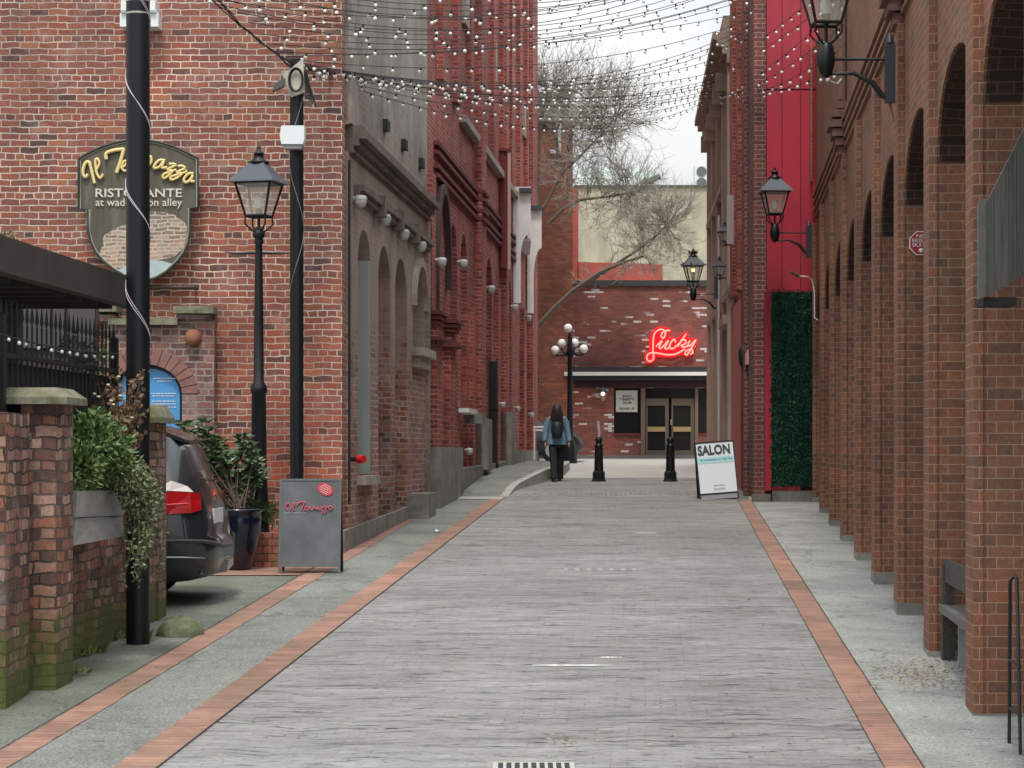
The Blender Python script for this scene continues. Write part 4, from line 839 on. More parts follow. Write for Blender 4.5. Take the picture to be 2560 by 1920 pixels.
# tower
tw = thing('brick_tower', (.8, 68, 2), 'tall rust brick block with a grey slatted box on top behind the bare tree', 'building')
mb = MB(); mb.box(-4, X(1432, 66.9), 66.9, 72, 1.9, Z(300, 66.9)); mb.build('wall', M['tower_brick'], tw)
mb = MB(); mb.box(-3, X(1424, 66.9), 67.0, 70, Z(300, 66.9), Z(228, 66.9)); 
mb.build('roof_box', plain('dark_slat_box', (.07, .085, .075), .7), tw)
mb = MB()
for k in range(6): mb.box(-3, X(1426, 66.9), 66.96, 67.0, Z(296 - k * 11, 66.9), Z(289 - k * 11, 66.9))
mb.build('slat', plain('grey_slats', (.13, .15, .14), .7), tw)
mb = MB(); mb.box(-3, X(1427, 66.9), 66.7, 67, Z(306, 66.9), Z(286, 66.9)); mb.build('ledge', plain('green_grey_flashing', (.25, .29, .27), .5), tw)
mb = MB(); x_ = X(1397, 66.7); mb.box(x_ - .07, x_ + .07, 66.7, 66.85, Z(384, 66.8), Z(308, 66.8)); mb.box(X(1375, 66.8), x_ - .07, 66.72, 66.84, Z(384, 66.8), Z(375, 66.8)); mb.build('duct', plain('pale_duct', (.45, .48, .46), .5), tw)
text_on('lettering', 'S', 30 * .012, 18 * .012, (X(1330, 66.8), 66.87, Z(956, 66.8)), (1, 0, 0), (0, 0, 1), M['blackmatt'], tw, .01, .03)
text_on('lettering', '8', 22 * .012, 15 * .012, (X(1331, 66.8), 66.87, Z(980, 66.8)), (1, 0, 0), (0, 0, 1), M['blackmatt'], tw, .0, .03)
# red and cream buildings behind
mb = MB(); mb.box(X(1424, 73), X(1446, 73), 73, 76, 6, Z(470, 73)); mb.prism([(X(1444, 73), 6), (X(1660, 73), 6), (X(1656, 73), Z(660, 73)), (X(1444, 73), Z(655, 73))], (0, 73, 0), (1, 0, 0), (0, 0, 1), (0, -1, 0), -1, 0)
single(mb, 'red_parapet', plain('faded_red_render', (.52, .11, .085), .8, c2=(.33, .085, .06), scale=2.5), 'faded red rendered roof wall rising behind the low bar', 'wall')
mb = MB(); mb.box(X(1440, 80), X(2050, 80), 80, 90, 5, Z(467, 80)); cr = thing('cream_building', (5, 80, 5), 'stained cream concrete block wall behind the bar roofs', 'building'); mb.build('wall', plain('stained_cream_concrete', (.55, .51, .38), .9, c2=(.33, .31, .23), scale=1.9, bump=.2, stretch=(1, 1, .35)), cr)
mb = MB(); mb.box(X(1435, 80), X(2055, 80), 79.9, 90.1, Z(467, 80), Z(463, 80)); mb.build('parapet_cap', plain('brownish_cap', (.12, .11, .10), .8), cr)
gr_ = thing('green_metal_roof', (4, 86, 11), 'pale green standing seam metal roof seen behind the tree branches', 'roof')
mb = MB(); YG = 86
mb.add([(X(1436, YG), YG, Z(465, YG)), (X(1640, YG), YG, Z(462, YG)), (X(1602, YG), YG + 3, Z(405, YG) + .1), (X(1450, YG), YG + 3, Z(405, YG) + .1), (X(1650, YG), YG + .1, Z(440, YG)), (X(1604, YG), YG + .3, Z(458, YG))], [(0, 1, 2, 3), (5, 4, 2)])
mb.build('sheeting', plain('pale_green_metal', (.36, .44, .39), .5), gr_)
mb = MB(); mb.tube([(X(1604, YG), YG + .2, Z(460, YG)), (X(1650, YG), YG, Z(441, YG))], .12, 6); mb.box(X(1436, YG), X(1640, YG), YG + .5, YG + 3, Z(520, YG), Z(464, YG)); mb.build('gutter', plain('dark_green_gutter', (.05, .07, .06), .6), gr_)
ac = thing('air_conditioner', (X(1755, 79), 80, Z(463, 80)), 'white twin fan air conditioning unit on the cream building roof', 'air conditioner')
mb = MB(); mb.box(X(1738, 80), X(1772, 80), 80.2, 80.8, Z(463, 80), Z(411, 80)); mb.build('casing', M['white'], ac)
for yy in (427, 455): mb = MB(); mb.tube([(X(1755, 80), 80.22, Z(yy, 80)), (X(1755, 80), 80.17, Z(yy, 80))], .18, 16); mb.build('fan', plain('fan_grey', (.12, .14, .15), .6), ac)

# ---------------------------------------------------------------- lantern family
lant_glass = plain('clear_lantern_glass', (.75, .72, .62), .12, alpha=.32); bulbg = plain('frosted_bulb', (.8, .82, .76), .4)
def lantern(parent, c, s=1.0, rz=0):
    """c = centre of glass bottom (world)"""
    c = Vector(c)
    def sq(h, z): return [c + Vector((h * s * sx * math.cos(rz) - h * s * sy * math.sin(rz), h * s * sx * math.sin(rz) + h * s * sy * math.cos(rz), z * s)) for sx, sy in ((-1, -1), (1, -1), (1, 1), (-1, 1))]
    m_ = MB(); m_.loft([sq(.115, .0), sq(.205, .38)], 0, False, False); m_.build('glass', lant_glass, parent, uv=False)
    m_ = MB()
    lo, hi = sq(.12, 0), sq(.215, .385)
    for i in range(4):
        m_.tube([lo[i], hi[i]], .014 * s, 4, smooth=False); m_.tube([lo[i], lo[(i + 1) % 4]], .016 * s, 4, smooth=False); m_.tube([hi[i], hi[(i + 1) % 4]], .016 * s, 4, smooth=False)
    for i in range(4): # curved cradle arms
        d = (lo[i] - c); m_.tube([lo[i], c + d * 1.05 + Vector((0, 0, -.09 * s)), c + d * .6 + Vector((0, 0, -.16 * s)), c + d * .2 + Vector((0, 0, -.19 * s))], .011 * s, 5)
    m_.tube([c + Vector((0, 0, -.2 * s)), c + Vector((0, 0, .0))], .018 * s, 6)
    m_.build('frame', M['blackmetal'], parent, uv=False)
    m_ = MB(); m_.loft([sq(.275, .385), sq(.265, .41), sq(.085, .62)], 0, True, False); m_.build('roof', M['greymetal'], parent, uv=False)
    m_ = MB(); m_.lathe([(.12 * s, .62 * s), (.125 * s, .635 * s), (.06 * s, .67 * s), (.055 * s, .72 * s), (.07 * s, .725 * s), (.05 * s, .75 * s), (.02 * s, .77 * s), (.03 * s, .80 * s), (.005 * s, .83 * s)], c, 12); m_.build('finial', M['blackmetal'], parent, uv=False)
    m_ = MB(); m_.lathe([(.04 * s, 0), (.042 * s, .09 * s)], c, 10, 0); m_.lathe([(.035 * s, .09 * s), (.055 * s, .13 * s), (.055 * s, .2 * s), (.03 * s, .25 * s)], c, 10, 1); m_.build('bulb', [plain('bulb_holder', (.10, .12, .09), .6), bulbg], parent, uv=False)
# post lamp
PYp = 26.7; px_ = at(647, 0, PYp).x
pl_ = thing('street_lamp', (px_, PYp, g(PYp)), 'black old fashioned lantern lamp post in front of the brick wall by the plants', 'street lamp')
lantern(pl_, (px_, PYp, at(0, 541, PYp).z), 1.02, math.radians(-14))
mb = MB(); gz = g(PYp)
def zz_(y): return at(0, y, PYp).z
mb.lathe([(.17, gz), (.17, gz + .25), (.13, gz + .3), (.095, zz_(1150)), (.085, zz_(985)), (.10, zz_(980)), (.10, zz_(967)), (.062, zz_(955)), (.055, zz_(800)), (.045, zz_(640)), (.042, zz_(612)), (.06, zz_(604)), (.045, zz_(598)), (.07, zz_(592)), (.072, zz_(582)), (.05, zz_(575)), (.03, zz_(568))], (px_, PYp, 0), 14)
mb.build('post', M['blackmetal'], pl_)
mb = MB(); mb.tube([at(563, 631, PYp), at(600, 634, PYp), at(647, 632, PYp), at(700, 634, PYp), at(732, 631, PYp)], [.006, .014, .018, .014, .006], 6); mb.build('ladder_bar', M['blackmetal'], pl_)
# bracket lanterns
def bracket_lamp(label, c, s, plate, rz=0, ornate=False):
    t_ = thing('bracket_lantern', tuple(plate), label, 'wall lantern', 'lanterns on wall brackets'); c = Vector(c); plate = Vector(plate)
    lantern(t_, c, s, rz)
    m_ = MB(); m_.lathe([(.02 * s, -.5 * s), (.06 * s, -.46 * s), (.085 * s, -.36 * s), (.085 * s, -.3 * s), (.07 * s, -.22 * s), (.05 * s, -.18 * s)], c, 12); m_.build('ball', M['blackmetal'], t_, uv=False)
    m_ = MB(); a = c + Vector((0, 0, -.33 * s)); dx = plate - a
    m_.tube([a, a + Vector((dx.x * .97, dx.y * .97, 0))], .014 * s, 6)
    b0 = c + Vector((.02, 0, -.47 * s)); m_.tube([b0, b0 + Vector((dx.x * .4, dx.y * .4, .01)), b0 + Vector((dx.x * .7, dx.y * .7, -.08 * s)), b0 + Vector((dx.x * .85, dx.y * .85, -.2 * s)), b0 + Vector((dx.x * .97, dx.y * .97, -.22 * s))], [.012 * s, .02 * s, .028 * s, .03 * s, .03 * s], 8)
    m_.build('arm', M['blackmetal'], t_, uv=False)
    m_ = MB(); m_.box(plate.x - .045 * s, plate.x + .05 * s, plate.y - .03, plate.y + .03, plate.z - .32 * s, plate.z + .24 * s); m_.lathe([(.045 * s, .24 * s), (.03 * s, .3 * s), (.005, .34 * s)], plate, 8); m_.build('wall_plate', plain('dark_slate_plate', (.022, .027, .035), .5), t_, uv=False)
    if ornate:
        m_ = MB()
        for k in range(14):
            th = k * PI / 7; b = c + Vector((.24 * s * math.cos(th), .24 * s * math.sin(th), .42 * s)); m_.leaf(b, (math.cos(th), math.sin(th), R.uniform(-.5, 1)), .09, .04)
            m_.leaf(c + Vector((.06 * math.cos(th), .06 * math.sin(th), .66 * s)), (math.cos(th) * .4, math.sin(th) * .4, 1), .12, .03)
        m_.build('crest', M['blackmatt'], t_, uv=False)
    return t_
PLx = at(2224, 0, PY[3] - .1)
bracket_lamp('large black bracket lantern cut off by the picture top, on the arcade', at(2065, 60, 20.9), 1.0, (at(2224, 0, 20.9).x, 20.9, at(0, 172, 20.9).z), .05)
bracket_lamp('black bracket lantern hanging in front of the crimson panels', at(1937, 535, 38.6), .98, (at(2022, 0, 38.6).x, 38.6, at(0, 600, 38.6).z), .06)
bracket_lamp('ornate amber lit bracket lantern on the sandstone wall', at(1733, 703, 46.5), .82, (at(1790, 0, 46.5).x, 46.5, at(0, 716, 46.5).z), .1, True)
mb = MB(); mb.tube([at(1733, 672, 46.5), at(1733, 690, 46.5)], .03, 8); single(mb, 'lantern_flame', plain('amber_flame', (1, .6, .2), .5, emit=(1, .55, .15), es=3), 'amber lamp burning inside the ornate far lantern', 'lamp')
def mini(label, x, y, Y, s):
    t_ = thing('small_lantern', tuple(at(x, y, Y)), label, 'wall lantern', 'small grey lanterns on the sandstone wall'); lantern(t_, at(x, y, Y), s, .3)
    m_ = MB(); a = at(x, y, Y) + Vector((0, 0, -.12 * s)); m_.tube([a, a + Vector((.28, 0, .0))], .02, 6); m_.build('arm', M['blackmetal'], t_, uv=False)
mini('small grey wall lantern high beside the grey hanging panel', 1812, 604, 46.8, .52)
mini('small grey wall lantern beside the ornate amber lantern', 1798, 688, 48.5, .5)

# ---------------------------------------------------------------- poles
Y1 = 18.9; x1_ = at(345, 0, Y1).x
p1 = thing('utility_pole', (x1_, Y1, g(Y1)), 'tall thick black pole wound with a white wire beside the patio canopy', 'pole')
mb = MB(); mb.tube([(x1_, Y1, g(Y1) - .1), (x1_, Y1, 7.2)], .1, 20); mb.build('shaft', M['blackmetal'], p1)
mb = MB()
for y in (3, 35): zc = at(0, y, Y1).z; mb.lathe([(.102, zc - .008), (.103, zc + .008)], (x1_, Y1, 0), 20)
mb.build('strap', plain('steel_strap', (.5, .5, .46), .35, .6), p1)
mb = MB()
for ph, rr_ in ((0, .0035), (.25, .003)):
    pts = []
    for k in range(420):
        z = at(0, 1560, Y1).z + k * .012 if False else 3.2 + k * .0095
        tt = 2 * PI * (z / .89) + ph * math.sin(z * 3) + 2.35
        pts.append((x1_ + .104 * math.cos(-tt), Y1 + .104 * math.sin(-tt), z))
    mb.tube(pts, rr_, 4)
mb.build('wire', plain('white_wire', (.62, .55, .62), .5), p1)
mb = MB(); zb = at(0, 960, Y1).z; mb.add([at(337, 955, Y1 - .12), at(342, 966, Y1 - .12), at(330, 962, Y1 - .12)], [(0, 2, 1)]); mb.build('sticker', M['white'], p1)
Y2 = 27.3; x2_ = at(742, 0, Y2).x
p2 = thing('light_string_pole', (x2_, Y2, g(Y2)), 'slimmer black pole carrying the light strings at the brick corner', 'pole')
mb = MB(); mb.tube([(x2_, Y2, g(Y2) - .1), (x2_, Y2, at(0, 150, Y2).z)], .083, 16); mb.build('shaft', M['blackmetal'], p2)
mb = MB(); pts = []
for k in range(120):
    z = 4.2 + k * .02; tt = 2 * PI * z / 1.75 + 1; pts.append((x2_ + .087 * math.cos(tt), Y2 - .087 * abs(math.sin(tt)), z))
mb.tube(pts, .0035, 4); mb.build('wire', plain('grey_wire', (.3, .31, .32), .5), p2)
fl = thing('junction_box', tuple(at(734, 340, Y2 - .1)), 'white security box strapped to the slim black pole', 'box')
mb = MB(); a = at(703, 365, Y2 - .12); b_ = at(764, 319, Y2 - .12); 
mb.prism([(a.x + .02, a.z), (b_.x - .02, a.z), (b_.x, a.z + .06), (b_.x, b_.z), (a.x + .02, b_.z), (a.x, a.z + .1)], (0, Y2 - .1, 0), (1, 0, 0), (0, 0, 1), (0, -1, 0), 0, .2); mb.build('casing', M['whitebox'], fl)
mb = MB(); mb.prism([(a.x + .05, a.z - .05), (b_.x - .04, a.z - .05), (b_.x - .015, a.z), (a.x + .015, a.z)], (0, Y2 - .1, 0), (1, 0, 0), (0, 0, 1), (0, -1, 0), .02, .18); mb.build('underside', plain('grey_casing', (.3, .31, .29), .6), fl)
jb = thing('floodlight_cluster', tuple(at(738, 190, Y2)), 'pale weathered wooden board with coiled black cable and floodlight at the pole top', 'bracket')
mb = MB(); mb.prism([(at(705, 0, Y2).x, at(0, 182, Y2).z), (at(725, 0, Y2).x, at(0, 180, Y2).z), (at(760, 0, Y2).x, at(0, 150, Y2).z), (at(764, 0, Y2).x, at(0, 235, Y2).z), (at(730, 0, Y2).x, at(0, 247, Y2).z)], (0, Y2 - .09, 0), (1, 0, 0), (0, 0, 1), (0, -1, 0), 0, .04); mb.build('board', plain('pale_wood', (.55, .52, .42), .8, var=.3, scale=10), jb)
mb = MB(); cc = at(740, 200, Y2 - .16)
for q in range(3):
    mb.tube([cc + Vector((.075 * math.cos(t) * (1 + q * .08), 0 - q * .01, .13 * math.sin(t) * (1 + q * .06))) for t in [2 * PI * i / 20 for i in range(21)]], .011, 5)
for k in range(10): a = at(738 + k * 3, 170, Y2 - .1); mb.tube([a, a + Vector((.05, 0, -.05 - k * .02)), a + Vector((.06 + k * .008, 0, -.3 - .02 * k))], .006, 4)
mb.build('cable', M['blackmatt'], jb)
mb = MB(); a = at(700, 215, Y2 - .15); mb.hexa([a + Vector(v) for v in ((-.09, -.05, -.07), (.05, -.05, -.01), (.05, .05, -.01), (-.09, .05, -.07), (-.06, -.05, .02), (.06, -.05, .09), (.06, .05, .09), (-.06, .05, .02))]); mb.build('floodlight', plain('floodlight_housing', (.08, .08, .07), .5), jb)
# wall box behind first pole
eb = thing('meter_box', tuple(at(350, 35, 28.2)), 'white electrical box on the brick wall behind the thick pole', 'electrical box')
mb = MB(); a = at(303, 70, 28.2); b_ = at(399, 36, 28.2); mb.box(a.x, b_.x, 28.1, 28.4, a.z, b_.z); mb.box(a.x + .02, b_.x - .02, 28.06, 28.4, b_.z, b_.z + .02); mb.build('casing', M['whitebox'], eb)
mb = MB(); mb.box(a.x + .02, b_.x - .03, 28.05, 28.4, b_.z + .021, b_.z + .15); mb.build('hood', M['white'], eb)

# ---------------------------------------------------------------- string lights
BM = MB(); BM.ball((0, 0, -.058), .0235, 10, 0, 1.05); BM.tube([(0, 0, 0), (0, 0, -.035)], .0125, 7, 1)
bulb_mesh = None
def string_light(P0, P1, mid, spacing, label, group, thick=.005, phase=None, bs=1):
    """P0,P1 world; mid=(px,py) the string must pass through in the photograph"""
    global bulb_mesh
    P0, P1 = Vector(P0), Vector(P1)
    def pt(t, s): q = P0.lerp(P1, t); q.z -= 4 * s * t * (1 - t); return q
    def px(q): return CX + q.x * F / q.y, HY - (q.z - CZ) * F / q.y
    t = .5
    lo, hi = 0, 1
    for _ in range(40):
        t = (lo + hi) / 2
        if px(pt(t, 0))[0] < mid[0]: lo = t
        else: hi = t
    q = pt(t, 0); zw = CZ + (HY - mid[1]) * q.y / F; s = max(.0, (q.z - zw) / max(.05, 4 * t * (1 - t)))
    root = thing('string_light', tuple(P0), label, 'string lights', group)
    m_ = MB(); m_.tube([pt(i / 24, s) for i in range(25)], thick, 4); m_.build('cable', M['blackmatt'], root, uv=False)
    ln = (P1 - P0).length; n = int(ln / spacing); ph = R.random() if phase is None else phase
    for k in range(n):
        t = (k + ph) / n
        q = pt(t, s)
        if bulb_mesh is None: o = BM.build('bulb', [M['lightglobe'], M['blackmatt']], root, uv=False); bulb_mesh = o.data; bulb_mesh.transform(Matrix.Translation(Vector(root.location)))
        else: o = bpy.data.objects.new('bulb', bulb_mesh); COL.objects.link(o); o.parent = root
        o.location = q - P0; o.rotation_euler = (R.uniform(-.6, .6), R.uniform(-.6, .6), 0); o.scale = (bs * R.uniform(.85, 1.1),) * 3; 
A = lambda x, y, Y: at(x, y, Y)
STR = [((545, -25), 26.5, (1900, -130, 38), (1330, 30)), ((560, 0), 26.6, (1950, -120, 37), (1330, 66)), ((590, 30), 26.7, (1990, -110, 36), (1330, 78)), ((620, 55), 26.8, (1950, -90, 37), (1330, 88)),
       ((650, 85), 26.9, (2000, -70, 36), (1330, 99)), ((680, 110), 27, (2050, -85, 34), (1330, 105)), ((700, 130), 27.1, (2040, -60, 35), (1330, 112)),
       ((715, 140), 27.2, (1900, 22, 40.5), (1385, 106)), ((735, 150), 27.3, (1895, 42, 40.8), (1425, 153)), ((740, 155), 27.3, (1885, 60, 41.5), (1450, 193)), ((742, 158), 27.3, (1880, 74, 42), (1450, 201)), ((742, 162), 27.3, (1875, 90, 43), (1480, 206)),
       ((742, 160), 27.3, (1815, 138, 49), (1530, 203)), ((744, 164), 27.3, (1800, 176, 50), (1500, 222)), ((744, 166), 27.3, (1790, 195, 52), (1530, 241)), ((745, 168), 27.3, (1785, 212, 53), (1500, 252)),
       ((745, 170), 27.3, (1780, 224, 54), (1450, 265)), ((746, 172), 27.3, (1775, 240, 55), (1350, 290)), ((746, 174), 27.3, (1772, 250, 56), (1280, 312)), ((746, 168), 27.3, (1776, 232, 54), (1300, 262)), ((746, 166), 27.3, (1788, 205, 52), (1250, 238)),
       ((520, -60), 26.3, (2060, -160, 33), (1330, 8)), ((500, -90), 26.2, (2100, -190, 32), (1200, -6)), ((530, -50), 26.4, (1980, -150, 36), (1000, 22)), ((505, -10), 26.3, (2000, -180, 35), (900, 40)), ((540, 10), 26.5, (2030, -200, 34), (860, 66)), ((500, -60), 26.2, (2080, -230, 32), (820, 20))]
words = ['highest', 'second highest', 'third highest', 'fourth highest', 'fifth highest', 'sixth highest', 'seventh highest', 'eighth highest', 'ninth highest', 'tenth highest', 'eleventh highest', 'twelfth highest', 'thirteenth highest', 'fourteenth highest', 'fifteenth highest', 'sixteenth highest', 'seventeenth highest', 'eighteenth highest', 'nineteenth highest', 'twentieth highest', 'twenty first highest', 'twenty second highest', 'twenty third highest', 'twenty fourth highest', 'twenty fifth highest', 'twenty sixth highest', 'lowest']
order = sorted(range(len(STR)), key=lambda i: STR[i][2][1]); rank = {i: r for r, i in enumerate(order)}
for i, (p0, ya, p1_, mid) in enumerate(STR):
    string_light(A(*p0, ya), A(*p1_), mid, .74, 'white globe bulb string from the slim pole, %s at the far wall' % words[rank[i]], 'globe light strings fanning out from the slim pole')
SC = [((1775, 252), 54, (2130, -10, 26), (1985, 118)), ((1778, 240), 54, (2110, 62, 27), (1980, 160)), ((1782, 232), 53, (2095, 128, 28), (1960, 205)), ((1776, 254), 54, (2090, 178, 29), (1950, 224)), ((1800, 190), 51, (2140, -40, 26), (1950, 95)), ((1835, 150), 48, (2150, -90, 26), (1975, 25))]
w2 = ['fourth', 'third', 'second', 'lowest', 'fifth', 'highest']
for i, (p0, ya, p1_, mid) in enumerate(SC):
    string_light(A(*p0, ya), A(*p1_), mid, 1.45, 'globe bulb string over the crimson panels, %s%s' % (w2[i], '' if w2[i] in ('lowest', 'highest') else ' from below'), 'globe light strings over the crimson panels')
# thick cable bundle along pole top
mb = MB()
for q in range(4):
    a, b_ = A(490 + q * 6, -40, 26), A(740, 168 + q * 3, 27.3); pts = [a.lerp(b_, i / 10) + Vector((0, 0, -.05 * math.sin(PI * i / 10) + R.uniform(-.03, .03))) for i in range(11)]; mb.tube(pts, .007, 5)
single(mb, 'cable_bundle', M['blackmatt'], 'thick black cable bundle sloping down to the slim pole top', 'cable', uv=False)

# ---------------------------------------------------------------- left foreground: garden wall, railings, pergola
WG = Wall(-4.5, 1661, 1)
def wgx(Y, d): return WG.p(Y, d, 0).x
gp1 = thing('brick_pier', tuple(WG.p(16.4, -.2, g(16.4))), 'mossy brick gate pier with a wide stone cap beside the grey planter box', 'pier')
zt1 = at(0, 1012, 16.3).z
mb = MB(); xr = at(140, 0, 16.1).x; 
q0 = at(52, 0, 16.1).x
mb.hexa([(q0, 16.1, .2), (xr, 16.1, .2), (at(182, 0, 16.6).x, 16.6, .2), (q0, 16.6, .2), (q0, 16.1, zt1), (xr, 16.1, zt1), (at(182, 0, 16.6).x, 16.6, zt1), (q0, 16.6, zt1)])
mb.box(at(14, 0, 16.15).x, q0 - .001, 16.16, 16.6, .2, at(0, 1100, 16.1).z)
mb.build('shaft', M['pier'], gp1)
def slab(mb_, x0, x1, y0, y1, z0, z1, inset=.09):
    mb_.hexa([(x0, y0, z0), (x1, y0, z0), (x1, y1, z0), (x0, y1, z0), (x0, y0, z0 + .05), (x1, y0, z0 + .05), (x1, y1, z0 + .05), (x0, y1, z0 + .05)])
    mb_.hexa([(x0, y0, z0 + .05), (x1, y0, z0 + .05), (x1, y1, z0 + .05), (x0, y1, z0 + .05), (x0 + inset, y0 + inset, z1), (x1 - inset, y0 + inset, z1), (x1 - inset, y1 - inset, z1), (x0 + inset, y1 - inset, z1)])
mb = MB(); slab(mb, at(-180, 0, 16).x, at(196, 0, 16.4).x, 15.98, 16.75, zt1, zt1 + .12); mb.build('capstone', M['mossy'], gp1)
mb = MB(); mb.box(at(14, 0, 16.1).x, at(80, 0, 16.1).x, 16.0, 16.2, at(0, 1100, 16.1).z, at(0, 1082, 16.1).z); mb.build('ledge', M['mossy'], gp1)
# neighbouring pier cut by left edge
mb = MB(); mb.box(-4.6, at(14, 0, 15.2).x, 15.2, 15.95, .2, at(0, 1030, 15.2).z)
single(mb, 'brick_pier', M['pier'], 'brick pier in front of the capped gate pier, mossy foot, partly out of frame', 'pier')
gw = thing('garden_wall', tuple(WG.p(18, -.2, g(18))), 'low brick garden wall behind the thick pole with moss at its foot', 'wall')
mb = MB(); mb.wbox(WG, 16.62, 20.6, -.42, -.18, .3, 1.75); mb.build('brickwork', M['pier'], gw)
zr = at(0, 1058, 20.8).z
mb = MB(); a, b_ = at(376, 0, 20.8).x, at(403, 0, 20.8).x; mb.box(a - .15, b_, 20.65, 21.1, .4, zr)
gp2 = thing('brick_pier', (b_ - .2, 20.9, g(20.9)), 'brick pier with a rounded mossy cap between the thick pole and the dark car', 'pier'); mb.build('shaft', M['pier'], gp2)
mb = MB(); slab(mb, at(300, 0, 20.8).x, at(421, 0, 20.8).x, 20.5, 21.2, zr, zr + .17, .06); mb.build('capstone', M['mossy'], gp2)
# window box planter
wb = thing('planter_box', tuple(at(245, 1300, 17.3)), 'grey board planter box hung on the garden wall holding shrubs', 'planter')
mb = MB(); a = at(183, 1362, 17.1); b_ = at(196, 1225, 17.1); 
mb.hexa([at(183, 1364, 17.0), at(310, 1340, 18.2), at(310, 1340, 18.2) + Vector((-.35, .1, 0)), at(183, 1364, 17.0) + Vector((-.35, .1, 0)), at(193, 1228, 17.0), at(300, 1226, 18.2), at(300, 1226, 18.2) + Vector((-.35, .1, 0)), at(193, 1228, 17.0) + Vector((-.35, .1, 0))])
mb.build('box', plain('grey_fibre_board', (.38, .38, .36), .8, c2=(.28, .28, .265), scale=5, stretch=(1, 1, 3)), wb)
mb = MB(); mb.tube([at(188, 1295, 16.985), at(304, 1290, 18.19)], .004, 4); mb.build('joint', M['blackmatt'], wb)
# foliage helpers
def foliage(mb_, c, rad, n, l, wd, droop=.0, tri=None):
    c = Vector(c)
    for _ in range(n):
        while True:
            v = Vector((R.uniform(-1, 1), R.uniform(-1, 1), R.uniform(-1, 1)))
            if .25 < v.length < 1: break
        p = c + Vector((v.x * rad[0], v.y * rad[1], v.z * rad[2])) * (1 + R.uniform(-.15, .2)); d = v + Vector((R.uniform(-.8, .8), R.uniform(-.8, .8), R.uniform(-.5, .9) - droop))
        mb_.leaf(p, d, l * R.uniform(.6, 1.3), wd)
gl = plain('mid_green_leaves', (.05, .11, .025), .5, c2=(.17, .25, .08), scale=14); dg = plain('dark_glossy_leaves', (.03, .065, .02), .35, c2=(.14, .19, .10), scale=12); og = plain('olive_vine_leaves', (.085, .115, .045), .6, c2=(.25, .28, .15), scale=16); dry = plain('dry_brown_leaves', (.16, .10, .055), .8, c2=(.30, .20, .12), scale=12)
mb = MB()
for c, rd, n in ((at(225, 1110, 17.6), (.2, .22, .2), 700), (at(262, 1150, 17.8), (.2, .25, .22), 800), (at(205, 1170, 17.4), (.14, .2, .2), 500), (at(235, 1060, 17.7), (.13, .18, .1), 260), (at(285, 1105, 18), (.13, .18, .14), 300)): foliage(mb, c, rd, n, .062, .034)
single(mb, 'green_shrub', gl, 'bright green feathery shrub growing in the grey planter box', 'shrub', uv=False)
vn = thing('trailing_vine', tuple(at(300, 1180, 17.9)), 'olive vine trailing from the planter over the foot of the thick pole', 'vine')
mb = MB(); ms_ = MB()
for k in range(26):
    a = at(R.uniform(275, 330), R.uniform(1130, 1190), 17.7 + R.random() * .5); e = at(R.uniform(290, 408), R.uniform(1260, 1480), 17.7 + R.random() * .6)
    pts = []
    for i in range(9):
        t = i / 8; q = a.lerp(e, t); q.x += .12 * math.sin(PI * t) ; q.z += .06 * math.sin(PI * t) + R.uniform(-.012, .012); pts.append(q)
    ms_.tube(pts, .004, 4)
    for i in range(46):
        t = R.random() ** .7 * 8; j = min(7, int(t)); q = pts[j].lerp(pts[j + 1], t - j); mb.leaf(q + Vector((R.uniform(-.03, .03), R.uniform(-.05, .03), R.uniform(-.03, .03))), (R.uniform(-1, 1), R.uniform(-1, .2), R.uniform(-1, .4)), .042, .026)
for c, rd, n in ((at(310, 1180, 17.9), (.16, .2, .15), 480), (at(345, 1230, 17.9), (.16, .18, .17), 380)): foliage(mb, c, rd, n, .045, .024, .5)
mb.build('leaves', og, vn, uv=False); ms_.build('stem', plain('pale_stems', (.12, .11, .06), .8), vn, uv=False)
dr = thing('dried_shrub', tuple(at(270, 1000, 18.6)), 'dry brown shrub with dead blooms against the iron railings', 'shrub')
mb = MB(); ms_ = MB()
for k in range(30):
    a = at(R.uniform(255, 330), 1150, 18.4); e = at(R.uniform(215, 370), R.uniform(925, 1090), 18.5 + R.random() * .4); m_ = a.lerp(e, .5) + Vector((R.uniform(-.05, .05), 0, 0)); ms_.tube([a, m_, e], [.006, .004, .002], 4)
    for j in range(16): mb.leaf(a.lerp(e, R.uniform(.4, 1)) + Vector((R.uniform(-.05, .05),) * 3), (R.uniform(-1, 1), R.uniform(-1, 1), R.uniform(-1, 1)), .055, .035)
mb.build('leaves', dry, dr, uv=False); ms_.build('stem', plain('dry_stems', (.14, .09, .06), .9), dr, uv=False)
mb = MB()
for x, y in ((270, 962), (246, 992), (300, 990), (284, 1012), (278, 1002), (296, 942), (330, 1044), (236, 985)): mb.ball(at(x, y, 18.2), .018, 6, 0, .6, .4).cut()
mb.build_each('bloom', plain('dead_white_bloom', (.6, .5, .4), .8), dr)
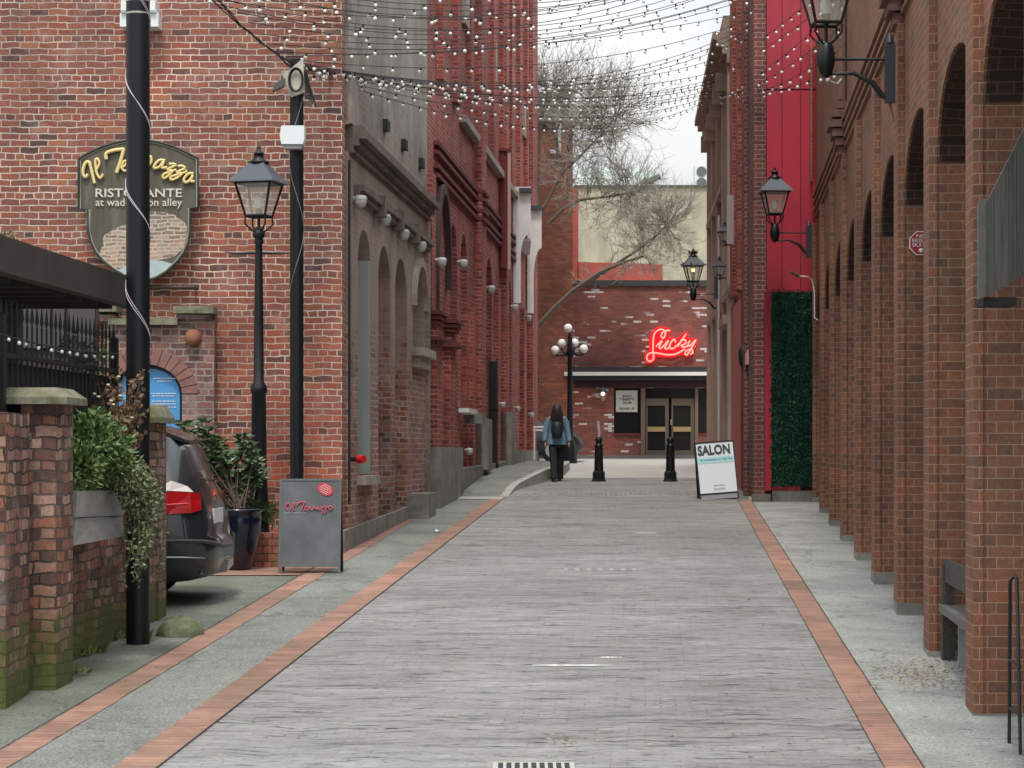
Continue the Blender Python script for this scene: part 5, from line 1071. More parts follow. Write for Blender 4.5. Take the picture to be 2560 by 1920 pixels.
# railings
rg = thing('iron_railing', tuple(WG.p(17, -.3, 1.9)), 'black iron railing with spear tips on the garden wall under the canopy', 'railing')
WR = Wall(-4.72, 1661, 1)
mb = MB(); zrt = 2.95
for k in range(44):
    y = 13.6 + k * .13; mb.tube([WR.p(y, 0, 1.75), WR.p(y, 0, zrt + .26)], .009, 5); mb.lathe([(.003, .26), (.016, .3), (.002, .42)], tuple(WR.p(y, 0, zrt)), 5)
mb.build('bars', M['blackmatt'], rg, uv=False)
mb = MB()
for z in (1.98, zrt - .0): mb.wbox(WR, 13.2, 19.3, -.02, .02, z, z + .035)
for y in (15.9, 19.2): mb.wbox(WR, y, y + .06, -.03, .03, 1.7, zrt + .3)
mb.build('rail', M['blackmatt'], rg)
mb = MB(); mb.wbox(WR, 13.2, 19.25, -.06, -.04, 1.72, 2.92); single(mb, 'screen_panel', plain('black_screen', (.012, .013, .014), .8), 'near black screen added behind the iron railing', 'screen')  # opaque sheet added so the space behind the bars stays dark
P0 = at(-30, 826, 15.35); P1 = at(292, 884, 18.95)
string_light(P0, P1, (130, 866), .265, 'short string of white bulbs hung along the iron railing', None, bs=.62)
# dark foliage on railing
mb = MB()
for x, y in ((205, 890), (185, 940), (190, 980), (240, 900), (175, 865)): foliage(mb, at(x, y, 18.6), (.08, .05, .12), 130, .045, .02)
single(mb, 'ivy', dg, 'dark ivy climbing the iron railing', 'climber', uv=False)
# pergola
pg = thing('pergola', (-5, 20, 4), 'dark brown patio canopy with a deep fascia running to the thick pole', 'canopy')
YE = 19.6; a0, a1 = at(340, 697, YE), at(340, 770, YE)
def on_line(P, k):  # point on line through P toward the camera along wall direction
    return P + Vector((-WG.b, -1, 0)) * k
mb = MB(); dd = 6.5; tn = Vector((-.12, .03, 0))
b0, b1 = on_line(a0, dd), on_line(a1, dd)
mb.hexa([b1 + tn, b1, a1, a1 + tn, b0 + tn, b0, a0, a0 + tn]); mb.build('fascia', M['brown'], pg)
mb = MB(); mb.hexa([b1 + Vector((-4, 0, .05)), b1 + tn + Vector((0, 0, .05)), a1 + tn + Vector((0, 0, .05)), a1 + Vector((-4, .3, .05)), b1 + Vector((-4, 0, .2)), b1 + tn + Vector((0, 0, .2)), a1 + tn + Vector((0, 0, .2)), a1 + Vector((-4, .3, .2))]); mb.build('roof', M['brown'], pg)
mb = MB()
for k in range(12):
    p = on_line(a1, .4 + k * .5) + Vector((-.12, 0, .0)); mb.box(p.x - 3, p.x, p.y, p.y + .06, p.z - .03, p.z + .05)
mb.build('joist', plain('dark_joist', (.03, .026, .024), .8), pg)
for (x, Yq) in ((327, 19.55),):
    p = at(x, 0, Yq).x; mb = MB(); mb.box(p - .035, p + .05, Yq - .03, Yq + .03, g(Yq), a1.z); mb.build('post', M['blackmatt'], pg)
mb = MB(); p = at(20, 0, 19.5); mb.box(p.x - .8, at(48, 0, 19.5).x, 19.4, 19.6, 1.8, a1.z + .1); mb.build('post', M['brown'], pg)
wn = thing('patio_glazing', (-5, 22, 2.6), 'pale panes between dark posts under the patio canopy', 'window')
mb = MB(); YW = 21.5
for xa, xb, ya, yb in ((49, 125, 724, 870), (133, 161, 738, 880), (170, 237, 748, 890)): mb.box(X(xa, YW), X(xb, YW), YW, YW + .03, Z(yb, YW), Z(ya, YW))
mb.build('pane', plain('dull_pane', (.075, .07, .066), .7), wn)
mb = MB(); mb.box(X(-60, YW), X(243, YW), YW + .04, YW + .1, 1.0, Z(690, YW)); mb.build('frame', M['brown'], wn)
mb = MB(); mb.tube([at(18, 945, 18.9), at(18, 915, 18.9)], .035, 8); single(mb, 'amber_lamp', plain('amber_lamp', (1, .6, .2), .5, emit=(1, .42, .08), es=5), 'small glowing amber lamp behind the iron railing', 'lamp')
mb = MB(); foliage(mb, at(8, 600, 19), (.12, .1, .06), 80, .06, .02); single(mb, 'roof_weeds', og, 'tuft of weeds on the patio canopy roof', 'plant', uv=False)

# ---------------------------------------------------------------- rock, weeds, litter
mb = MB(); c = at(440, 1570, 19.2); rk = Vector((c.x, 19.5, g(19.5)))
for (dx, dy, r_, sz) in ((0, 0, .205, .78),): mb.ball(rk + Vector((dx, dy, .0)), r_, 22, 0, sz, .17)
single(mb, 'mossy_rock', plain('moss_rock', (.17, .19, .13), .95, c2=(.06, .09, .02), scale=12, bump=1, bscale=30), 'rounded mossy rock on the pavement beside the thick pole', 'rock', loc=rk, uv=False)
mb = MB()
for x, y, n in ((305, 1600, 26), (350, 1600, 40), (200, 1640, 60), (240, 1630, 60), (185, 1690, 22), (320, 1570, 30), (1120, 1225, 60), (1135, 1222, 60)):
    Y = 12768 / (y - 933); 
    for _ in range(n):
        p = Vector((X(x, Y) + R.uniform(-.1, .1), Y + R.uniform(-.08, .08), g(Y) + .01)); mb.leaf(p, (R.uniform(-.7, .7), R.uniform(-.7, .7), R.uniform(.15, 1.2)), R.uniform(.04, .11), .025)
tag(mb.build('weeds', plain('yellow_green_weeds', (.12, .16, .04), .6, c2=(.2, .2, .07), scale=15), uv=False), 'small weeds growing along the foot of the walls', 'weeds', None, 'stuff')
mb = MB()
for _ in range(760):
    if R.random() < .72: x, y = R.gauss(2325, 70), R.gauss(1690, 22); 
    elif R.random() < .25: x, y = R.gauss(1415, 32), R.gauss(1858, 6)
    else: x, y = R.uniform(150, 2300), R.uniform(1280, 1910)
    Y = 12768 / (y - 933); q = Vector((X(x, Y), Y, g(Y) + .02)); q.x = min(q.x, arcL.p(Y, -.3, 0).x)
    mb.leaf(q, (R.uniform(-1, 1), R.uniform(-1, 1), .08), R.uniform(.015, .05), R.uniform(.008, .02), R.choice([0, 0, 1, 2]), Vector((0, 0, 1)))
tag(mb.build('leaf_litter', [plain('pale_litter', (.42, .32, .20), .8), plain('brown_litter', (.20, .12, .065), .9), plain('dark_litter', (.06, .05, .04), .9)], uv=False), 'dry leaves and petals scattered on the paving', 'litter', None, 'stuff')
mb = MB(); c = Vector((X(1091, 31.9), 31.9, g(31.9) + .03)); mb.ball(c, .035, 7, 0, .7, .5); single(mb, 'crumpled_paper', M['white'], 'crumpled white paper on the pavement in front of the stone foundation', 'litter', uv=False)
# drain grate and utility covers
def cover(name, x0, x1, yc, depth, label, slots=0, mat=None, cat='drain cover'):
    Y = 12768 / (yc - 933); t_ = thing(name, (X((x0 + x1) / 2, Y), Y, g(Y) + .015), label, cat); a, b = X(x0, Y), X(x1, Y)
    m_ = MB(); sl = .0348
    def hb(m2, xa, xb, ya, yb, h0, h1): m2.hexa([(xa, ya, g(ya) + h0), (xb, ya, g(ya) + h0), (xb, yb, g(yb) + h0), (xa, yb, g(yb) + h0), (xa, ya, g(ya) + h1), (xb, ya, g(ya) + h1), (xb, yb, g(yb) + h1), (xa, yb, g(yb) + h1)])
    hb(m_, a, b, Y - depth / 2, Y + depth / 2, .0, .018); m_.build('frame', mat or M['stone_light'], t_)
    if slots:
        m_ = MB(); w_ = (b - a - .04) / slots
        for k in range(slots):
            for (u0, u1) in ((-.42, -.03), (.03, .42)): hb(m_, a + .02 + k * w_ + w_ * .2, a + .02 + (k + 1) * w_ - w_ * .2, Y + u0 * depth, Y + u1 * depth, .0185, .021)
        m_.build('slots', M['blackmatt'] if slots > 8 else plain('dull_slots', (.22, .22, .21), .8), t_)
    return t_
cover('drain_grate', 1232, 1438, 1930, .46, 'pale metal drain grate with dark slots at the bottom of the picture', 9, plain('worn_pale_iron', (.4, .4, .37), .6))
cover('utility_cover', 1410, 1590, 1427, .34, 'flat pale utility cover in the middle of the paving', 6, plain('worn_cover', (.30, .295, .28), .7))
cover('utility_cover', 1590, 1640, 1335, .2, 'small pale utility plate farther up the paving', 0)
cover('utility_cover', 1560, 1640, 1204, .4, 'thin metal access cover between the two bollards', 0, plain('dull_iron', (.25, .25, .24), .6))
for x0, x1, y in ((1330, 1532, 1668), (1500, 1555, 1648)):
    Y = 12768 / (y - 933); mb = MB(); n = 14; 
    vs = []
    for i in range(n + 1): x = X(x0 + (x1 - x0) * i / n, Y); wv = R.uniform(.015, .055) * math.sin(PI * (i + .5) / (n + 1)) ** .5; vs += [(x, Y - wv, g(Y - wv) + .0165), (x, Y + wv, g(Y + wv) + .0165)]
    mb.add(vs, [(2 * i, 2 * i + 2, 2 * i + 3, 2 * i + 1) for i in range(n)]); o = mb.build('road_marking', plain('worn_white_paint', (.72, .72, .68), .7)); tag(o, kind='structure')

# ---------------------------------------------------------------- planter brick kerb, pot, shrub
mb = MB(); Yk = 26.35
mb.box(X(560, Yk), X(700, Yk), Yk - .15, Yk + .1, .7, Z(1332, Yk)); mb.box(X(700, 27.9) , X(850, 28.1), 27.8, 28.3, .7, Z(1300, 27.9))
single(mb, 'planter_wall', brick('orange_kerb_brick', [(.42, .13, .085), (.36, .11, .075), (.3, .09, .065)], (.07, .05, .04), bw=.22, bh=.09, ms=.008, squash=2, moss=(.3, 1.6)), 'low orange brick planter edging behind the blackboard', 'planter edging')
mb = MB(); mb.add([(X(520, 25.4), 25.2, g(25.2) + .01), (s2l(25.2), 25.2, g(25.2) + .01), (s2l(27.4), 27.4, g(27.4) + .01), (X(560, 27.4), 27.4, g(27.4) + .01)], [(0, 1, 2, 3)]); tag(mb.build('pavement', M['pink']), kind='structure')
YPt = 25.9; xp = at(596, 0, YPt).x
pt_ = thing('plant_pot', (xp, YPt, g(YPt)), 'tall glossy navy blue plant pot beside the dark car', 'plant pot')
zr_ = at(0, 1272, YPt).z; gz = g(YPt); h = zr_ - gz
mb = MB(); mb.lathe([(.12, gz), (.14, gz + .02), (.2, gz + .25 * h), (.255, gz + .6 * h), (.27, gz + .85 * h), (.26, gz + .93 * h), (.285, gz + .96 * h), (.285, zr_), (.24, zr_), (.22, zr_ - .06)], (xp, YPt, 0), 28); mb.build('body', plain('navy_glaze', (.004, .007, .018), .18, coat=.4), pt_)
mb = MB(); mb.lathe([(.215, zr_ - .05), (.2, zr_ - .03)], (xp, YPt, 0), 16); mb.build('soil', plain('dark_soil', (.03, .02, .015), 1), pt_)
rh = thing('glossy_shrub', (xp, YPt, zr_), 'dark glossy rhododendron in the navy pot spreading in front of the brick wall', 'shrub')
ms_ = MB(); mb = MB(); tips = []
for (x, y) in ((470, 1080), (500, 1055), (520, 1075), (545, 1100), (490, 1110), (610, 1085), (630, 1110), (585, 1130), (560, 1140), (520, 1150), (640, 1150), (650, 1170), (615, 1180), (580, 1190), (545, 1210), (560, 1240), (600, 1225), (500, 1130), (455, 1060), (640, 1200), (480, 1150)):
    tips.append(at(x, y, YPt + .35 + R.uniform(-.15, .25)))
for tp in tips:
    b0 = Vector((xp + R.uniform(-.06, .06), YPt + .1, zr_)); m_ = b0.lerp(tp, .55) + Vector((R.uniform(-.04, .04), 0, .05)); ms_.tube([b0, m_, tp], [.012, .008, .004], 5)
    for w_ in range(5):
        cc = tp.lerp(m_, w_ * .22) + Vector((R.uniform(-.04, .04), R.uniform(-.04, .04), 0))
        for j in range(11):
            th = 2 * PI * j / 11 + R.random(); mb.leaf(cc, (math.cos(th), math.sin(th), R.uniform(-.35, .5)), R.uniform(.10, .17), .06)
mb.build('leaves', dg, rh, uv=False); ms_.build('stem', plain('brown_stem', (.08, .055, .04), .8), rh, uv=False)
mb = MB(); foliage(mb, at(625, 1275, 26.6), (.28, .2, .10), 700, .10, .012, .4); foliage(mb, at(690, 1285, 27.2), (.2, .15, .12), 260, .09, .012, .4)
foliage(mb, at(560, 1262, 26.1), (.2, .15, .05), 260, .07, .012)
single(mb, 'low_grassy_plant', plain('soft_green_grass', (.04, .085, .02), .7, c2=(.08, .13, .04), scale=8), 'soft dark grassy plants around the lamp post foot', 'plant', uv=False)
# chain
mb = MB()
for pts in ([(667, 1172), (655, 1192), (642, 1210)], [(625, 1186), (632, 1200), (642, 1210)], [(642, 1210), (637, 1228), (632, 1248)]):
    for (a, b) in zip(pts, pts[1:]):
        A_, B_ = at(*a, 26.3), at(*b, 26.3); n = 5
        for k in range(n): mb.tube([A_.lerp(B_, k / n), A_.lerp(B_, (k + .5) / n) + Vector((.008 * (-1) ** k, 0, 0)), A_.lerp(B_, (k + .95) / n)], .005, 4)
single(mb, 'chain', plain('galvanised_chain', (.6, .62, .6), .35, .6), 'silver chain hanging in a Y at the lamp post base', 'chain', uv=False)

# ---------------------------------------------------------------- sandwich boards
def aframe(name, loc, wd, ht, lean, rz, label, framemat):
    t_ = thing(name, loc, label, 'sandwich board', None, rz); T = Matrix.Rotation(0, 4, 'Z')
    return t_
def lb(m_, x0, x1, y0, y1, z0, z1, lean=0):   # box sheared backwards with height, local coordinates
    m_.hexa([(x0, y0 + lean * z0, z0), (x1, y0 + lean * z0, z0), (x1, y1 + lean * z0, z0), (x0, y1 + lean * z0, z0), (x0, y0 + lean * z1, z1), (x1, y0 + lean * z1, z1), (x1, y1 + lean * z1, z1), (x0, y1 + lean * z1, z1)]); return m_
def local(mb_, name, mat, parent):
    o = mb_.build(name, mat, None, (0, 0, 0), uv=False); o.parent = parent; return o
Yc = 25.4; cx_ = at(773, 0, Yc).x; wd = 156 * Yc / F / 2; hh = 1.08
cb = thing('sandwich_board', (cx_, Yc, g(Yc)), 'blackboard sandwich board with pink script lettering by the brick corner', 'sandwich board', None, math.radians(-2))
m_ = MB(); lb(m_, -wd, -wd + .025, -.012, .012, 0, hh, .13); lb(m_, wd - .025, wd, -.012, .012, 0, hh, .13); lb(m_, -wd, wd, -.013, .011, hh - .02, hh + .002, .13); lb(m_, -wd, wd, -.013, .013, .085, .105, .13); local(m_, 'front_frame', plain('aluminium_black_frame', (.12, .13, .14), .4), cb)
m_ = MB(); lb(m_, -wd, -wd + .03, .3, .325, 0, hh, -.13); lb(m_, wd - .03, wd, .3, .325, 0, hh, -.13); lb(m_, -wd + .03, wd - .03, .3, .32, .1, hh - .02, -.13); local(m_, 'rear_frame', M['blackmatt'], cb)
m_ = MB(); lb(m_, -wd + .025, wd - .025, -.006, .006, .105, hh - .02, .13); local(m_, 'board', plain('grey_blackboard', (.085, .093, .10), .55, c2=(.14, .15, .16), scale=2.5), cb)
U = Vector((1, 0, 0)); V = Vector((0, .13, 1)).normalized()
def loc_strokes(lines, o, r, mat, parent, name='script_lettering'):
    ob = strokes(name, lines, Vector(o), U, V, Vector((0, -1, 0)), r, mat, None); ob.parent = parent; return ob
pinkm = plain('pink_script', (.62, .09, .13), .6)
KB = 1 / 3.456 * Yc / F   # crop px -> m ; crop origin (190,820) = board top left
bs_ = [(1.2, pl([(262, 1092), (245, 1060), (268, 1028), (284, 1050), (292, 1098)])), (1, pl([(308, 1075), (325, 1040), (316, 1028), (308, 1050), (314, 1090), (330, 1090)])), (1.3, pl([(350, 1050), (355, 1030), (410, 1018), (400, 1050), (385, 1090)])),
       (1, pl([(410, 1085), (430, 1060), (415, 1060), (420, 1090), (445, 1085), (455, 1060), (465, 1085), (490, 1080), (495, 1060), (510, 1082), (530, 1062), (520, 1085), (545, 1080)])), (1, pl([(550, 1065), (580, 1065), (555, 1085), (575, 1100), (560, 1120)])), (1, pl([(585, 1060), (615, 1062), (590, 1085), (605, 1100), (585, 1120)])), (1.2, pl([(650, 1055), (625, 1060), (625, 1085), (650, 1080), (655, 1058)]))]
zoff = hh * 1.0; ox = -wd
loc_strokes([(a, [((x - 190) * KB, (y + 820) * KB) for x, y in b]) for a, b in bs_], (ox, .13 * hh - .022, hh), .0055, pinkm, cb)
def loc_text(body, height, width, x, zf, mat, parent, bold=0, lean=.13, yo=-.012, tilt=0):
    me, w0 = text_mesh(body, height, bold, .003); k = width / w0; V_ = Vector((0, lean, 1)).normalized(); U_ = Vector((1, 0, 0))
    for q in me.vertices: q.co = Vector((x, yo + lean * zf, zf)) + U_ * (q.co.x * k) + V_ * q.co.y + U_.cross(V_) * q.co.z
    me.materials.clear(); me.materials.append(mat); ob = bpy.data.objects.new('lettering', me); COL.objects.link(ob); ob.parent = parent; return ob
loc_text('RISTORANTE', .012, .25, -wd + .07, hh - 300 * KB, plain('pale_print', (.45, .47, .5), .6), cb)
m_ = MB(); cc = Vector((-wd + (590 - 190) * KB, .13 * (hh - 90 * KB) - .011, hh - 90 * KB))
def ell(a, b, th0, n=24): return [(a * math.cos(2 * PI * i / n), b * math.sin(2 * PI * i / n)) for i in range(n)]
m_.prism([(x * math.cos(-.45) - y * math.sin(-.45), x * math.sin(-.45) + y * math.cos(-.45)) for x, y in ell(.095, .068, 0)], cc, U, V, Vector((0, -1, .13)), 0, .003); local(m_, 'oval_badge', plain('red_badge', (.55, .04, .07), .6), cb)
m_ = MB()
for k in (-2, -1, 0, 1, 2):
    L2 = .07 - abs(k) * .014; pts = []
    for i in range(9):
        u_ = -L2 + 2 * L2 * i / 8; v_ = k * .022 + (.004 if i % 2 else -.004); pts.append(cc + U * (u_ * math.cos(-.45) - v_ * math.sin(-.45)) + V * (u_ * math.sin(-.45) + v_ * math.cos(-.45)) + Vector((0, -.006, 0)))
    m_.tube(pts, .0028, 4)
local(m_, 'badge_lettering', M['white'], cb)

Yc = 40.3; cx_ = at(1799, 0, Yc).x; wd = 93 * Yc / F / 2; hh = 1.04
sn = thing('sandwich_board', (cx_, Yc, g(Yc) + .01), 'white salon sandwich board leaning slightly beside the brick pilaster', 'sandwich board', None, math.radians(3))
sn.rotation_euler = (0, math.radians(-4.5), math.radians(3))
m_ = MB(); lb(m_, -wd - .02, -wd, -.015, .015, 0, hh, .15); lb(m_, wd, wd + .02, -.015, .015, 0, hh, .15); lb(m_, -wd, wd, -.015, .012, hh - .015, hh + .01, .15); lb(m_, -wd, wd, -.015, .015, .10, .125, .15); lb(m_, -wd, wd, -.015, .015, 0, .012, .15); local(m_, 'front_frame', M['blackmatt'], sn)
m_ = MB(); lb(m_, -wd - .02, -wd + .02, .34, .37, 0, hh, -.15); lb(m_, wd - .02, wd + .03, .34, .37, 0, hh, -.15); lb(m_, -wd, wd, .345, .36, .1, hh, -.15); local(m_, 'rear_frame', M['blackmatt'], sn)
m_ = MB(); lb(m_, -wd, wd, -.008, .008, .125, hh - .015, .15); local(m_, 'panel', plain('white_poster', (.78, .82, .86), .5), sn)
m_ = MB(); lb(m_, -wd + .005, wd - .005, -.006, .01, .012, .1, .15); local(m_, 'kick_panel', plain('grey_kick', (.3, .3, .31), .6), sn)
m_ = MB(); lb(m_, -wd + .01, wd - .01, -.012, -.009, .66, .77, .15); local(m_, 'blue_band', plain('pale_cyan_band', (.45, .75, .80), .5), sn)
chars = plain('charcoal_print', (.04, .055, .06), .6)
loc_text('SALON', .165, .59, -wd + .02, .82, chars, sn, .035, .15, -.016)
loc_text('BY THE MARKET AT THE YARD', .022, .58, -wd + .06, .715, plain('teal_print', (.05, .2, .25), .6), sn, .01, .15, -.018)
loc_text('walk-ins welcome', .02, .2, -.08, .25, chars, sn, 0, .15, -.016)
loc_text('Studio', .04, .2, -.08, .18, plain('grey_print', (.35, .38, .4), .6), sn, 0, .15, -.016)

mb = MB(); c = at(1880, 1248, 40.0); mb.hexa([c + Vector(v) for v in ((-.05, -.05, -.04), (.09, -.1, -.06), (.11, .05, -.06), (-.02, .08, -.04), (-.07, -.03, .05), (.05, -.06, .03), (.07, .04, .03), (-.04, .06, .05))])
single(mb, 'pale_stone_block', M['stone_light'], 'small pale stone block at the foot of the brick pilaster', 'stone')

# ---------------------------------------------------------------- bollards
def bollard():
    t_ = thing('bollard', (0, 0, 0), 'x', 'bollard', 'black bollards at the alley mouth')
    m_ = MB(); m_.lathe([(.155, 0), (.155, .03), (.135, .05), (.13, .2), (.11, .23)], (0, 0, 0), 8, 0, False); m_.build('base', M['blackmetal'], t_)
    m_ = MB(); m_.lathe([(.1, .23), (.085, .75), (.095, .78), (.07, .8), (.055, .83), (.075, .87), (.078, .91), (.05, .95), (.02, .965)], (0, 0, 0), 14); m_.build('shaft', M['blackmetal'], t_)
    return t_
b1 = bollard(); b1.location = (X(1497, 48), 48, g(48)); b1['label'] = 'black iron bollard with a pale bar standing on its top'
m_ = MB(); m_.tube([(0, 0, .95), (.01, 0, 1.05), (-.02, 0, 1.3)], [.03, .035, .03], 8); rod = m_.build('rod', plain('pale_rod', (.45, .4, .4), .5), None); 
b2_ = copy_tree(b1); b2_.location = (X(1676, 48), 48, g(48)); b2_['label'] = 'black iron bollard beside the salon board in front of the bar doors'
rod.parent = b1
# ---------------------------------------------------------------- globe street lamp
YG = 61.5; xg = X(1425, YG); gl_ = thing('globe_street_lamp', (xg, YG, g(YG)), 'black cluster street lamp with five white globes on the far street', 'street lamp')
mb = MB(); mb.lathe([(.2, g(YG)), (.18, g(YG) + .5), (.1, g(YG) + .7), (.075, Z(1000, YG)), (.065, Z(890, YG)), (.1, Z(884, YG)), (.08, Z(870, YG)), (.06, Z(845, YG)), (.05, Z(834, YG))], (xg, YG, 0), 12); mb.build('post', M['blackmetal'], gl_)
mb = MB()
for (x, y) in ((1405, 870), (1438, 870), (1388, 888), (1459, 886)):
    c_ = (xg, YG, Z(876, YG)); e = (X(x, YG), YG + (.25 if x in (1405, 1438) else 0), Z(y, YG)); mb.tube([c_, ((c_[0] + e[0]) / 2, YG, Z(888, YG)), e], [.05, .04, .03], 6)
mb.build('arm', M['blackmetal'], gl_)
for (x, y) in ((1420, 820), (1405, 857), (1437, 856), (1388, 875), (1459, 872)):
    mb = MB(); mb.ball((X(x, YG), YG + (.25 if x in (1405, 1437) else 0), Z(y, YG)), .118, 14); mb.build('globe', M['lightglobe'], gl_, uv=False)
mb = MB(); mb.tube([(X(1395, YG), YG, Z(907, YG)), (X(1475, YG), YG, Z(907, YG))], .012, 5); mb.build('banner_bar', M['blackmetal'], gl_)

# ---------------------------------------------------------------- bare tree
tr = thing('bare_tree', (X(1285, 64), 64, g(64)), 'leafless tree with dense fine twigs leaning in from behind the dark red building', 'tree')
tb = MB(); twg = MB()
def limb(pts, r0, r1):
    P = [at(x, y, Yq) for x, y, Yq in pts]; n = len(P); tb.tube(P, [r0 + (r1 - r0) * i / (n - 1) for i in range(n)], 7); return P
def spray(p, d, l, r, depth):
    d = d.normalized(); q = p
    pts = [p]
    for i in range(3):
        d = (d + Vector((R.uniform(-.35, .35), R.uniform(-.25, .25), R.uniform(-.25, .35)))).normalized(); q = q + d * l / 3; pts.append(q)
    (tb if r > .02 else twg).tube(pts, [r, r * .8, r * .65, r * .5], 3 if r < .02 else 5, cap=False)
    if depth > 0:
        for k in range(4 if depth > 1 else 5):
            b = pts[R.randint(1, 3)]; spray(b, d + Vector((R.uniform(-1, 1), R.uniform(-.5, .5), R.uniform(-.7, .9))), l * R.uniform(.5, .75), r * .62, depth - 1)
trunk = limb([(1285, 1140, 64), (1290, 980, 64), (1300, 880, 64), (1330, 832, 64)], .22, .085)
l1 = limb([(1330, 832, 64), (1385, 770, 63.8), (1430, 728, 63.6), (1480, 700, 63.5), (1540, 660, 63.4), (1595, 625, 63.3), (1640, 590, 63.3), (1668, 560, 63.3)], .075, .018)
l1b = limb([(1430, 728, 63.6), (1500, 680, 63.2), (1560, 655, 63.2), (1610, 640, 63.1)], .07, .03)
l2 = limb([(1300, 880, 64), (1310, 700, 64), (1340, 560, 63.9), (1370, 500, 63.8), (1400, 440, 63.8), (1460, 380, 63.7), (1510, 330, 63.6), (1540, 290, 63.6)], .075, .02)
l3 = limb([(1370, 560, 63.9), (1410, 520, 63.8), (1450, 500, 63.7), (1530, 490, 63.6), (1590, 480, 63.6)], .06, .025)
l4 = limb([(1340, 560, 63.9), (1345, 400, 64), (1350, 300, 64), (1375, 220, 64)], .09, .03)
l5 = limb([(1400, 440, 63.8), (1440, 300, 63.8), (1470, 250, 63.8)], .06, .02)
l6 = limb([(1400, 440, 63.8), (1390, 330, 64.5), (1420, 250, 64.5)], .06, .02)
for P, i0, n, l, up in ((l1, 5, 13, .85, .35), (l1, 6, 22, .95, .4), (l1, 7, 26, .95, .3), (l1b, 2, 10, .7, .3), (l1, 3, 6, .5, -.3), (l2, 4, 10, .8, .3), (l2, 5, 22, 1.0, .4), (l2, 6, 26, 1.1, .3), (l2, 7, 26, 1.1, .2), (l3, 2, 16, .9, .2), (l3, 3, 20, .9, .2), (l3, 4, 20, .9, .2), (l4, 1, 8, .8, .2), (l4, 2, 16, .9, .5), (l4, 3, 24, 1, .5), (l5, 1, 18, .9, .3), (l5, 2, 20, .9, .3), (l6, 2, 16, .9, .4), (l2, 3, 8, .8, 0)):
    for k in range(int(n * 1.35)):
        p = P[i0] if i0 == len(P) - 1 else P[i0].lerp(P[i0 + 1], R.random())
        th = R.uniform(0, 2 * PI); spray(p, Vector((math.cos(th), R.uniform(-.4, .4), math.sin(th) + up)), l * R.uniform(.45, 1.1), .014, 2)
tb.build('trunk', plain('grey_brown_bark', (.17, .14, .11), .95, bump=.6, bscale=12), tr, uv=False)
twg.build('crown', plain('pale_olive_twigs', (.25, .23, .19), .9, c2=(.48, .46, .40), scale=5), tr, uv=False)

# ---------------------------------------------------------------- cars
def car(name, loc, rz, paint, label, L_=4.5, full=True):
    """local: rear bumper at x=0, nose at x=-L, y lateral, z up"""
    t_ = thing(name, loc, label, 'car', None, rz)
    st = [ # x, zbot, zsill, half w low, zbelt, w belt, zroof, w roof
        (0.00, .40, .46, .36, .52, .40, .54, .30), (-.03, .32, .42, .60, .60, .60, .61, .5), (-.09, .27, .40, .74, .62, .72, .63, .62), (-.11, .26, .39, .76, .86, .60, .88, .50), (-.16, .25, .38, .80, 1.0, .66, 1.06, .54), (-.25, .23, .37, .84, 1.06, .74, 1.22, .56), (-.34, .22, .36, .87, 1.08, .80, 1.46, .57), (-.48, .21, .34, .895, 1.09, .85, 1.58, .60), (-.66, .20, .33, .91, 1.09, .88, 1.63, .62),
        (-1.0, .20, .32, .92, 1.06, .89, 1.66, .62), (-1.8, .20, .32, .92, 1.04, .90, 1.70, .62), (-2.5, .20, .32, .92, 1.02, .90, 1.66, .62), (-3.0, .20, .32, .92, 1.0, .89, 1.42, .62), (-3.4, .20, .32, .92, .98, .88, 1.08, .70), (-4.0, .22, .34, .90, .86, .84, .92, .68), (-4.35, .26, .38, .84, .70, .78, .76, .6), (-4.5, .34, .44, .70, .56, .68, .60, .5)]
    rings = []
    for x, zb, zs, wl, zt, wt, zr, wr in st:
        half = [(0, zb), (wl * .85, zb), (wl, zs), (wl + .01, (zs + zt) / 2), (wt, zt), (wt - .01, zt + .02), (wr + .02, zr - .05), (wr - .12, zr - .005), (0, zr + .02)]
        ring = [Vector((x, -y, z)) for y, z in half] + [Vector((x, y, z)) for y, z in half[-2:0:-1]]
        rings.append(ring)
    n = len(rings[0]); m_ = MB(); m_.loft(rings, 0, True, True)
    # glass faces: between belt (idx5) and roof edge (idx6)
    for k, f in enumerate(m_.f[:(len(rings) - 1) * n]):
        i, j = divmod(k, n)
        if j in (5, n - 6) and 7 <= i <= 12: m_.m[k] = 1
        if j in (6, 7, 8, 9) and (i == 5 or i in (11, 12)): m_.m[k] = 1
    o = m_.build('body', [paint, plain('car_glass', (.035, .038, .042), .18, spec=.45)], None, (0, 0, 0), uv=False); o.parent = t_
    for x in (-.95, -3.65):
        for s in (-1, 1):
            m_ = MB(); m_.tube([(x, s * .72, .33), (x, s * .91, .33)], .33, 24); ty = m_.build('wheel', plain('tyre', (.012, .012, .012), .8), None, (0, 0, 0), uv=False); ty.parent = t_
            m_ = MB(); m_.tube([(x, s * .9, .33), (x, s * .925, .33)], .2, 10); rm = m_.build('rim', plain('alloy', (.6, .6, .62), .3, .7), None, (0, 0, 0), uv=False); rm.parent = ty
    return t_
paint = plain('dark_graphite_paint', (.022, .027, .031), .28, .3, coat=.8)
cl = (X(566, 22.4), 22.55, g(22.3)); ang = math.radians(-2)
c1 = car('parked_car', cl, ang, paint, 'dark graphite car beside the navy pot, red tail light showing')
c1.scale = (1, 1, 1.06)
def cl_(m_, name, mat, par=None):
    o = m_.build(name, mat, None, (0, 0, 0), uv=False); o.parent = par or c1; return o
redl = plain('red_tail_lens', (.34, .008, .010), .15, coat=.6, emit=(1, .02, .03), es=.06, c2=(.16, .004, .006), scale=5, stretch=(1, 1, 6))
m_ = MB()
